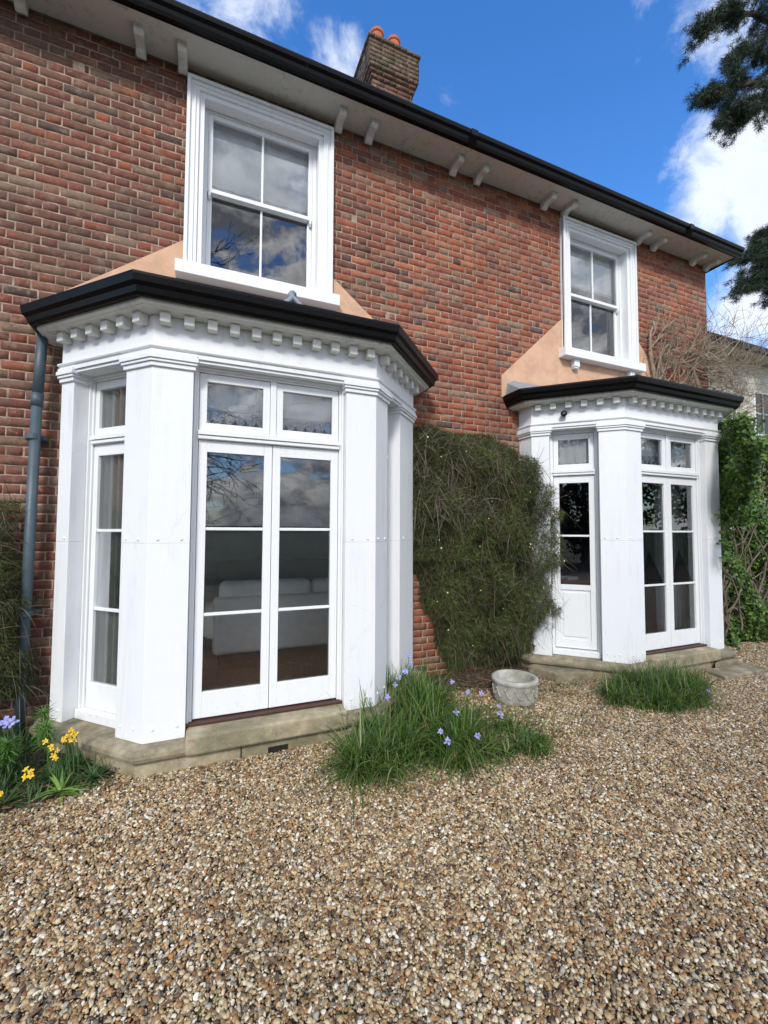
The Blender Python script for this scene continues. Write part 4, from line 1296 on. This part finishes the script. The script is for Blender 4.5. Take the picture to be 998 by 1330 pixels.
# edge of a third clump by the drainpipe
g3 = empty('iris_clump', (-1.25, -.55, 0), 'dark leaved clump with one blue iris below the drainpipe shrub', 'plant', 'iris and grass clumps along the house')
cs = [(random.uniform(-1.9, -1.12), random.uniform(-.75, -.12), 0, 1.0) for _ in range(50)]
blades('leaves', g3, cs, 2200, (.20, .55), (.005, .012), ([(.030, .075, .022), (.05, .11, .03), (.022, .055, .02), (.09, .13, .04)], [4, 3, 3, 1]), (.15, .9), (.3, 1.0), .06)
flower(g3, -1.17, -.60, .34, .045, 'petal_blue'); flower(g3, -1.12, -.66, .36, .035, 'petal_blue')

# bed at the near corner
b_ = MB(); n = 40
pts_ = [(-3.2, -.02), (-3.2, -1.10), (-1.6, -1.18), (-1.0, -1.08), (-.68, -.98), (-.50, -.86), (-.62, -.72), (-.9, -.4), (-1.05, -.1), (-1.1, -.02)]
b_.prism(pts_, -.01, .014); tag(b_.build('soil', 'soil'), kind='structure')
def soil_patch(cx, cy, rx, ry, y_max):
    m_ = MB(); nr_, na = 7, 40
    m_.v.append((cx, min(cy, y_max), .026))
    for q in range(1, nr_ + 1):
        for k in range(na):
            a = 2 * math.pi * k / na; f_ = q / nr_ * (1 + .12 * math.sin(3 * a + 1) + .07 * math.sin(7 * a))
            m_.v.append((cx + rx * f_ * math.cos(a), min(cy + ry * f_ * math.sin(a), y_max), (.026 + random.uniform(-.006, .006)) * (1 - (q / nr_) ** 3) - (.004 if q == nr_ else 0)))
    for k in range(na):
        j = (k + 1) % na; m_.f.append((0, 1 + k, 1 + j))
        for q in range(nr_ - 1): m_.f.append((1 + q * na + k, 1 + (q + 1) * na + k, 1 + (q + 1) * na + j, 1 + q * na + j))
    tag(m_.build('soil', 'soil', smooth=True), kind='structure')
soil_patch(2.9, -.10, 1.05, .42, -.02)
def rosette(x, y, z, R, n, label, cols, group, wd=.012, tiers=1, name='rosette_plant'):
    rt_ = empty(name, (x, y, 0), label, 'plant', group)
    N = n * tiers
    base = np.tile([[x, y, z]], (N, 1)).astype(float); base[:, 2] += rng.uniform(-.05, .02, N) * tiers
    az = rng.uniform(0, 2 * np.pi, N); up_ = rng.uniform(.1, 1.3, N)
    dirs = np.stack([np.cos(az), np.sin(az), up_], 1)
    V, F, bi = strips(base, dirs, rng.uniform(.7, 1.1, N) * R, np.full(N, wd), rng.uniform(.2, .7, N), 5, side=np.stack([-np.sin(az), np.cos(az), np.zeros(N)], 1))
    V[:, 2] = np.maximum(V[:, 2], .004)
    np_mesh('leaves', V, F, 'blade', rt_, palette(N, *cols)[bi])
    if z > .08:
        s_ = MB(); s_.tube([(x + .02, y + .02, 0), (x, y, z)], [.006, .005], 6); s_.build('stem', 'stem_green', rt_)
    return rt_
LG = ([(.10, .22, .04), (.075, .17, .03), (.14, .28, .06)], [2, 2, 1])
rosette(-.93, -.68, .27, .12, 80, 'bushy whorl of narrow leaves nearest the bay corner', LG, 'whorled green plants in the corner bed', .010, 2, 'spurge')
rosette(-1.10, -.78, .24, .12, 80, 'bushy whorl of narrow leaves farthest from the bay corner', LG, 'whorled green plants in the corner bed', .010, 2, 'spurge')
rosette(-.98, -.55, .32, .11, 70, 'tallest whorl of narrow leaves close to the drainpipe', LG, 'whorled green plants in the corner bed', .010, 2, 'spurge')
rosette(-.76, -1.02, .03, .20, 26, 'bright yellow-green strap-leaved plant at the gravel edge', ([(.20, .33, .06), (.13, .24, .05), (.28, .40, .10)], [2, 2, 1]), 'strap-leaved tufts', .020, 1, 'strap_leaf_plant')
for k, (x, y, R, lb) in enumerate([(-.62, -.90, .24, 'dark narrow-leaved tuft touching the plinth corner'), (-.80, -.80, .26, 'narrow-leaved tuft behind the bright strap-leaved plant'), (-1.02, -1.02, .22, 'narrow-leaved tuft at the gravel edge farthest from the plinth')]):
    rosette(x, y, .02, R, 80, lb, ([(.045, .11, .03), (.06, .14, .035), (.14, .16, .06)], [3, 3, 1]), 'strap-leaved tufts', .009, 1, 'strap_leaf_plant')
wf = empty('yellow_flower_plant', (-.92, -.82, 0), 'low plant with small clusters of yellow flowers in the corner bed', 'plant')
cs = [(random.uniform(-1.3, -.75), random.uniform(-.98, -.6), 0, 1) for _ in range(18)]
blades('leaves', wf, cs, 900, (.06, .22), (.006, .012), ([(.05, .12, .03), (.07, .15, .035), (.04, .09, .025)], [1, 1, 1]), (.1, .8), (.2, .8), .05)
for (x, y, z) in [(-.76, -.80, .26), (-.79, -.82, .25), (-.73, -.83, .235), (-.735, -.80, .265), (-.82, -.85, .20), (-.83, -.88, .185), (-.86, -.82, .22), (-.93, -.92, .13), (-.95, -.94, .11),
                  (-1.13, -.95, .13), (-1.15, -.93, .11), (-.775, -.84, .275), (-.80, -.79, .245), (-.75, -.845, .25), (-.765, -.78, .285), (-.845, -.86, .215), (-.815, -.895, .175), (-.955, -.915, .145), (-.92, -.95, .12), (-1.12, -.965, .145), (-1.165, -.95, .10), (-1.04, -1.02, .08), (-1.05, -1.0, .065), (-.90, -.78, .24)]:
    flower(wf, x, y - .02, z + .02, random.uniform(.013, .022), 'petal_yellow', n=5)

# grass in the gravel: short tufts and mossy growth near the planter
cs = [(random.gauss(2.35, .30), random.gauss(-1.05, .30), 0, 1) for _ in range(110)] + [(random.gauss(3.3, .25), random.gauss(-.75, .15), 0, 1) for _ in range(40)] \
    + [(random.gauss(2.5, .35), random.gauss(-1.35, .2), 0, .8) for _ in range(60)] + [(random.uniform(.3, 5.5), random.uniform(-2.2, -1.2), 0, .6) for _ in range(26)] + [(random.uniform(-.6, 2.6), random.uniform(-3.0, -1.4), 0, .5) for _ in range(16)]
o = blades('grass', None, cs, 8500, (.02, .085), (.0018, .004), GREEN, (.2, 1.2), (.2, .8), .03, 3)
tag(o, 'sparse short grass growing up through the gravel', 'grass', kind='stuff')
# dead leaves and little sticks
lt = MB()
for _ in range(1500):
    u_ = random.random()
    if u_ < .6: x, y = random.gauss(2.9, .5), random.gauss(-.34, .17)
    elif u_ < .8: x, y = random.gauss(-1.0, .3), random.gauss(-.85, .2)
    else: x, y = random.uniform(-.5, 6), random.uniform(-2.6, -1.0)
    if y > -.05: continue
    a = random.uniform(0, 6.28); L = random.uniform(.012, .03); c, s = math.cos(a) * L, math.sin(a) * L; z = random.uniform(.020, .036)
    lt.quad((x - c, y - s, z), (x + s * .4, y - c * .4, z + .006), (x + c, y + s, z + .002), (x - s * .4, y + c * .4, z + .004))
for k, (x0, y0, a_, lab) in enumerate([(.80, -1.32, -.25, 'longer thin dead stick lying on the gravel before the doorstep'), (1.02, -1.22, .5, 'shorter thin dead stick lying on the gravel before the doorstep')]):
    tk = MB(); tk.tube([(x0 + .07 * q * math.cos(a_), y0 + .07 * q * math.sin(a_) + random.uniform(-.006, .006), .020 + random.uniform(0, .004)) for q in range(5 - 2 * k)], .004, 5)
    tag(tk.build('stick', 'dark_wood'), lab, 'stick', 'sticks on the gravel')
simple('dry_leaf', (.15, .085, .045), .8, .5, 5)
tag(lt.build('fallen_leaves', 'dry_leaf'), 'brown fallen leaves scattered on the gravel below the shrub', 'leaves', kind='stuff')

# ------------------------------------------------------------------ leafy climber at the far corner
def leaves_mesh(P, size, Nrm, name, root, cols, mat='leaf'):
    n = len(P)
    Nrm = Nrm / np.linalg.norm(Nrm, axis=1, keepdims=True)
    a = np.cross(Nrm, rng.normal(size=(n, 3))); a /= np.linalg.norm(a, axis=1, keepdims=True)
    b2 = np.cross(Nrm, a); s = size[:, None]
    V = np.stack([P - a * s * .5, P - b2 * s * .34 + Nrm * s * .10, P + a * s * .5, P + b2 * s * .34 + Nrm * s * .10], 1)
    # two triangles folded along the midrib
    i = np.arange(n)[:, None] * 4
    F = np.concatenate([i + np.array([[0, 1, 2]]), i + np.array([[0, 2, 3]])], 1).reshape(-1, 3)
    return np_mesh(name, V.reshape(-1, 3), F, mat, root, np.repeat(palette(n, *cols), 2, axis=0))
lc = empty('leafy_climber', (7.2, -.3, 0), 'bright green leafy climber on tangled stems at the far corner of the house', 'climber')
N = 26000
P = []
while len(P) < N:
    z = random.uniform(.02, 3.15)
    # denser dome above, ragged trunk below
    wl = 5.90 if z > 1.75 else (6.62 + (1.9 - z) * .14 if z > .5 else 6.72)
    wl += .12 * math.sin(z * 5.1) + .07 * math.sin(z * 13)
    x = random.uniform(wl, 8.9)
    top = 3.06 + .10 * math.sin(x * 4) - max(0, 6.3 - x) * .9
    if z > top: continue
    dens = 1.0 if z > 1.75 else (.66 if z > .5 else .75)
    cl_ = math.sin(x * 6 + z * 3.1) * math.sin(z * 5.3 - x * 2) 
    if random.random() > dens * (.75 + .35 * cl_): continue
    dep = .38 + .12 * math.sin(x * 5 + z * 4) + (.62 * max(0, min(1, (7.3 - x) / .8)) if z > 1.7 else 0)
    y = -.06 - dep * random.betavariate(2.4, 1.0) - (.1 if z < .4 else 0)
    cant = -.26 if x > 6.62 else -.907 + (x - 5.914) - .06
    if x < 6.66: y = cant - random.random() * (.28 if z > 1.75 else .08)
    P.append((x, y, z))
# sprays reaching across the white pier
for (x0, z0) in [(6.45, 1.62), (6.5, 1.30), (6.42, 1.85), (6.45, 1.50), (6.5, 1.72)]:
    for _ in range(55):
        s = random.random()
        P.append((x0 - .75 * s + random.gauss(0, .03), -.62 - .45 * s + random.gauss(0, .03), z0 + .10 * s - .12 * s * s + random.gauss(0, .035)))
for _ in range(2600):
    z = random.uniform(1.72, 2.98); e_ = 5.47 + .10 * math.sin(z * 7) + .06 * math.sin(z * 17) + max(0, z - 2.7) * .6
    x = e_ + abs(random.gauss(0, .22))
    if x > 6.3: continue
    P.append((x, min(-.95, -.907 + (x - 5.914) - .05) - random.random() * .16, z + random.gauss(0, .03)))
P = np.array(P)
nr = rng.normal(size=(len(P), 3)) * .7 + np.array([-.25, -1.0, .55])
leaves_mesh(P, rng.uniform(.035, .078, len(P)), nr, 'leaves', lc, ([(.078, .160, .018), (.055, .115, .014), (.125, .225, .030), (.030, .066, .012), (.17, .21, .03)], [5, 5, 3.5, 3.5, .6]))
st_ = MB()
for _ in range(80):
    x, y, z = random.uniform(6.7, 8.8), random.uniform(-.50, -.15), random.uniform(0, .6)
    pts_ = [(x, y, z)]; vx, vy = random.uniform(-.1, .1), 0
    for k in range(14):
        vx += random.uniform(-.14, .14); vx *= .8
        x += vx; y = min(-.06, max(-.5, y + random.uniform(-.05, .05))); z += random.uniform(.06, .22)
        if z > 3.0: break
        pts_.append((x, y, z))
    if len(pts_) > 2:
        r0 = random.uniform(.005, .018); st_.tube(pts_, [r0 * (1 - .5 * k / len(pts_)) for k in range(len(pts_))], 6)
for cx_, cz_ in ((6.95, .38), (7.35, .75)):
    st_.tube([(cx_ + .10 * math.cos(a), -.50 + .05 * math.sin(a * .5), cz_ + .16 * math.sin(a)) for a in np.linspace(-1.2, 3.6, 14)], .014, 7)
st_.build('stems', 'bark', lc, smooth=True)

# boundary panel behind the climber beyond the corner
bp = empty('garden_wall', (8.6, .1, 0), 'whitewashed garden wall behind the leafy climber', 'wall')
b_ = MB(); b_.box(7.36, 10.6, .05, .25, -.05, 1.55); b_.build('wall_face', 'white_paint', bp)
b_ = MB(); b_.box(7.36, 10.66, .0, .30, 1.552, 1.62); b_.build('coping', 'plinth_stone', bp, bevel=.008)

# ------------------------------------------------------------------ bare climber on the upper wall
TWIG = .0026
def grow(mb, p, d, L, r, depth, ymax=None, gravity=0.0, twigs=4, wander=.35, maxd=3, seg=7, ymin=None):
    pts_ = [Vector(p)]; rs = [r]; d = Vector(d).normalized()
    for k in range(seg):
        d = (d + Vector((random.uniform(-1, 1), random.uniform(-1, 1) * .6, random.uniform(-1, 1))) * wander + Vector((0, 0, gravity))).normalized()
        q = pts_[-1] + d * (L / seg)
        if ymax is not None and q.y > ymax: q.y = ymax
        pts_.append(q); rs.append(max(TWIG, r * (1 - .75 * (k + 1) / seg)))
    mb.tube([tuple(q) for q in pts_], rs, 5 if r > .01 else 3)
    if depth < maxd:
        for _ in range(twigs):
            k = random.randint(1, seg)
            nd = (d + Vector((random.uniform(-1, 1), random.uniform(-.5, .5), random.uniform(-.7, 1))) * 1.0).normalized()
            grow(mb, pts_[k], nd, L * random.uniform(.4, .75), rs[k] * .7, depth + 1, ymax, gravity, max(2, twigs - 1), wander, maxd, max(4, seg - 1))
random.seed(21)
bc = empty('bare_climber', (6.5, -.1, 3.3), 'leafless woody climber spreading over the bricks beyond the second upper window', 'climber')
v_ = MB()
# old stems rising from behind the bay roof
v_.tube([(6.25, -.05, 3.30), (6.12, -.07, 3.55), (5.98, -.07, 3.85), (5.90, -.07, 4.2), (5.92, -.06, 4.5), (6.05, -.06, 4.72)], [.034, .032, .030, .026, .020, .012], 8)
v_.tube([(6.35, -.05, 3.30), (6.25, -.09, 3.6), (6.10, -.10, 3.9), (6.06, -.10, 4.15), (6.22, -.10, 4.35), (6.45, -.09, 4.5), (6.75, -.08, 4.55)], [.026, .025, .022, .020, .016, .012, .008], 8)
v_.tube([(6.9, -.05, 3.15), (6.85, -.08, 3.5), (6.95, -.10, 3.8), (6.8, -.10, 4.1), (6.95, -.12, 4.4)], [.032, .03, .026, .02, .012], 8)
v_.tube([(7.1, -.05, 3.1), (7.2, -.1, 3.5), (7.12, -.12, 3.8), (7.3, -.15, 4.1), (7.5, -.15, 4.35)], [.028, .025, .02, .016, .01], 8)
v_.build('main_stems', 'vine_bark', bc, smooth=True)
v_ = MB()
for _ in range(75):
    x = random.uniform(5.85, 7.2); z = random.uniform(3.4, 4.5) 
    grow(v_, (x, -.08, z), (random.uniform(-.2, .9), -.12, random.uniform(-.2, .9)), random.uniform(.35, .75), random.uniform(.008, .016), 0, -.02, 0, 3, .35, 2)
for _ in range(34):
    x = random.uniform(6.9, 7.35); z = random.uniform(3.3, 4.6)
    grow(v_, (x, -.12, z), (1, random.uniform(-.35, .3), random.uniform(-.15, .65)), random.uniform(.7, 1.6), random.uniform(.007, .013), 0, None, .02, 4, .28, 2)
v_.build('twigs', 'vine_bark', bc)

# ------------------------------------------------------------------ neighbouring house
nh = empty('cream_house', (20, 5, 0), 'cream rendered house with a dark roof edge seen beyond the far corner', 'house')
b_ = MB()
b_.box(15.2, 34, 5.0, 5.3, -.1, 8.1); b_.box(15.2, 15.5, 5.3, 14, -.1, 8.1)
b_.build('wall', 'cream_render', nh)
b_ = MB(); b_.box(14.7, 34.5, 4.45, 5.0, 8.0, 8.1); b_.box(14.7, 15.2, 5.0, 14, 8.0, 8.1); b_.build('soffit', 'cream_render', nh)
b_ = MB(); b_.box(14.6, 34.6, 4.32, 4.449, 7.95, 8.15); b_.box(14.55, 14.699, 4.45, 14, 7.95, 8.15); b_.build('gutter', 'black_gutter', nh)
b_ = MB(); b_.v = [(14.6, 4.4, 8.12), (34.6, 4.4, 8.12), (34.6, 14.5, 8.12), (14.6, 14.5, 8.12), (19.5, 9.4, 10.4), (30, 9.4, 10.4)]
b_.f = [(0, 1, 5, 4), (1, 2, 5), (2, 3, 4, 5), (3, 0, 4)]; b_.build('roof', 'slate', nh)
for (x, z) in ((19.25, 5.3), (16.75, 5.6), (23.5, 5.3), (27.5, 5.3)):
    for zz in (z,):
        w_ = .62; h_ = 1.5 if x != 16.75 else 1.0
        q = MB()
        q.box(x - w_, x + w_, 4.94, 4.999, zz - .1, zz); q.box(x - w_ + .05, x - w_ + .13, 4.95, 4.999, zz, zz + h_); q.box(x + w_ - .13, x + w_ - .05, 4.95, 4.999, zz, zz + h_)
        q.box(x - w_ + .05, x + w_ - .05, 4.95, 4.999, zz + h_, zz + h_ + .1); q.box(x - .02, x + .02, 4.955, 4.99, zz, zz + h_)
        q.box(x - w_ + .13, x + w_ - .13, 4.955, 4.99, zz + h_ * .5 - .025, zz + h_ * .5 + .025)
        wo_ = q.build('window', 'sash_paint', nh)
        q = MB(); q.box(x - w_ + .12, x + w_ - .12, 4.985, 4.997, zz, zz + h_); q.build('pane', 'dark_glass' if 'dark_glass' in MATS else 'black_plastic', wo_)

# ------------------------------------------------------------------ pine tree at the right
random.seed(5)
def pine():
    rt_ = empty('pine_tree', (18.5, 3.0, 0), 'dark pine tree whose needled boughs hang in over the roof edge', 'tree')
    tr_ = MB()
    tr_.tube([(18.5, 3, 0), (18.45, 3.0, 5), (18.3, 2.9, 10), (18.2, 2.9, 15), (18.0, 2.8, 19), (18.1, 2.8, 23)], [.55, .46, .38, .30, .2, .08], 12)
    tr_.build('trunk', 'pine_bark', rt_, smooth=True)
    tips = []
    br_ = MB()
    # boughs: start height, list of points towards the house
    boughs = [
        [(18.1, 2.8, 17.8), (16.5, 2.7, 17.4), (14.5, 2.6, 16.8), (12.6, 2.5, 15.6), (11.9, 2.5, 14.9)],
        [(18.1, 2.8, 16.0), (16.2, 2.6, 16.0), (14.2, 2.5, 15.4), (13.0, 2.4, 14.6)],
        [(18.2, 2.9, 14.5), (16.4, 2.6, 14.4), (14.6, 2.5, 13.9), (13.4, 2.4, 13.1), (12.75, 2.4, 12.8)],
        [(18.2, 2.9, 15.3), (15.8, 2.4, 14.8), (13.8, 2.3, 14.1), (12.2, 2.4, 13.15), (11.95, 2.4, 12.95)],
        [(18.3, 2.9, 18.8), (15.8, 2.6, 18.6), (13.4, 2.4, 17.6), (12.4, 2.5, 16.6)],
        [(18.3, 2.9, 10.2), (16.5, 2.6, 10.4), (15.0, 2.5, 10.0), (14.1, 2.4, 9.7)],
        [(18.4, 3.0, 8.6), (16.3, 2.7, 9.0), (14.6, 2.5, 8.8), (13.2, 2.5, 8.3)],
        [(18.4, 3.0, 9.2), (16.3, 2.7, 9.6), (14.4, 2.5, 9.3), (13.6, 2.5, 9.2)],
    ]
    for bi_, pts_ in enumerate(boughs):
        P = [Vector(p) for p in pts_]; n = len(P)
        br_.tube([tuple(p) for p in P], [.12 * (1 - .8 * k / (n - 1)) for k in range(n)], 7)
        for k in range(n - 1):
            m_ = 9 if k < n - 3 else 15
            for _ in range(m_):
                s = random.random(); a = P[k].lerp(P[k + 1], s)
                if a.x > 17.2: continue
                d = (P[k + 1] - P[k]).normalized()
                d = (d + Vector((random.uniform(-.8, .5), random.uniform(-1, 1), random.uniform(-.75, .55)))).normalized()
                L = random.uniform(.35, .95) * (1 if k < n - 2 else .6)
                q = [a, a + d * L * .5 + Vector((0, 0, random.uniform(-.06, .04))), a + d * L]
                br_.tube([tuple(x) for x in q], [.022, .014, .006], 4)
                for _2 in range(int(L * 20)):
                    s2 = random.uniform(.25, 1.05); c = q[0].lerp(q[2], s2) + Vector((random.gauss(0, .10), random.gauss(0, .10), random.gauss(.03, .08)))
                    tips.append((c, (d + Vector((0, 0, .3))).normalized()))
    br_.build('branches', 'pine_bark', rt_, smooth=True)
    C = np.array([tuple(c) for c, d in tips]); Dv = np.array([tuple(d) for c, d in tips])
    per = 46
    n = len(C) * per
    base = np.repeat(C, per, axis=0) + rng.normal(size=(n, 3)) * .035
    dirs = np.repeat(Dv, per, axis=0) * .6 + rng.normal(size=(n, 3)) * .8
    V, F, bi = strips(base, dirs, rng.uniform(.09, .19, n), np.full(n, .016), rng.uniform(0, .2, n), 1)
    tint = palette(n, [(.018, .040, .016), (.028, .058, .020), (.012, .028, .012), (.045, .075, .025)], [4, 3, 4, 1])
    np_mesh('needles', V, F, 'needle', rt_, tint[bi])
    print('pine tufts', len(tips))
pine()

# ------------------------------------------------------------------ trees behind the photographer (seen in the glass)
random.seed(33)
bt = empty('bare_tree', (-2.6, -17, 0), 'tall leafless tree mirrored in the near panes', 'tree')
m_ = MB(); m_.tube([(-2.6, -17, 0), (-2.55, -17, 3), (-2.4, -17.1, 7), (-2.3, -17, 11), (-2.4, -17, 15)], [.40, .32, .24, .15, .05], 10); m_.build('trunk', 'pine_bark', bt, smooth=True)
m_ = MB()
TWIG = .009
for k in range(34):
    z = 3.0 + 11.5 * k / 34; a = random.uniform(0, 6.28) if k % 3 == 0 else random.uniform(-.7, .7)
    grow(m_, (-2.5, -17, z), (math.cos(a), math.sin(a), random.uniform(-.15, .7)), random.uniform(2.6, 4.2), random.uniform(.05, .09), 0, None, -.03, 4, .24, 3)
m_.build('crown', 'pine_bark', bt)
for (tx, ty, hh, lab) in [(-9.5, -15.5, 7.0, 'dark evergreen mirrored in the half-panelled door'), (-13.5, -14.5, 6.2, 'second dark evergreen farther along the garden edge')]:
    et = empty('evergreen_tree', (tx, ty, 0), lab, 'tree', 'evergreens behind the photographer')
    m_ = MB(); m_.tube([(tx, ty, 0), (tx, ty, hh * .8)], [.25, .06], 8); m_.build('trunk', 'bark', et)
    n = 9000
    dd = rng.normal(size=(n, 3)); dd /= np.linalg.norm(dd, axis=1, keepdims=True)
    rr = rng.uniform(.45, 1.0, n) ** .6 * (1 + .22 * np.sin(dd[:, 0] * 7 + dd[:, 2] * 5) * np.sin(dd[:, 1] * 6))
    P = np.array([tx, ty, hh * .55]) + dd * rr[:, None] * np.array([2.1, 2.1, hh * .47])
    P[:, 2] = np.maximum(P[:, 2], .2)
    leaves_mesh(P, rng.uniform(.12, .28, n), rng.normal(size=(n, 3)), 'crown', et, ([(.020, .045, .016), (.03, .06, .02), (.015, .035, .014)], [1, 1, 1]))
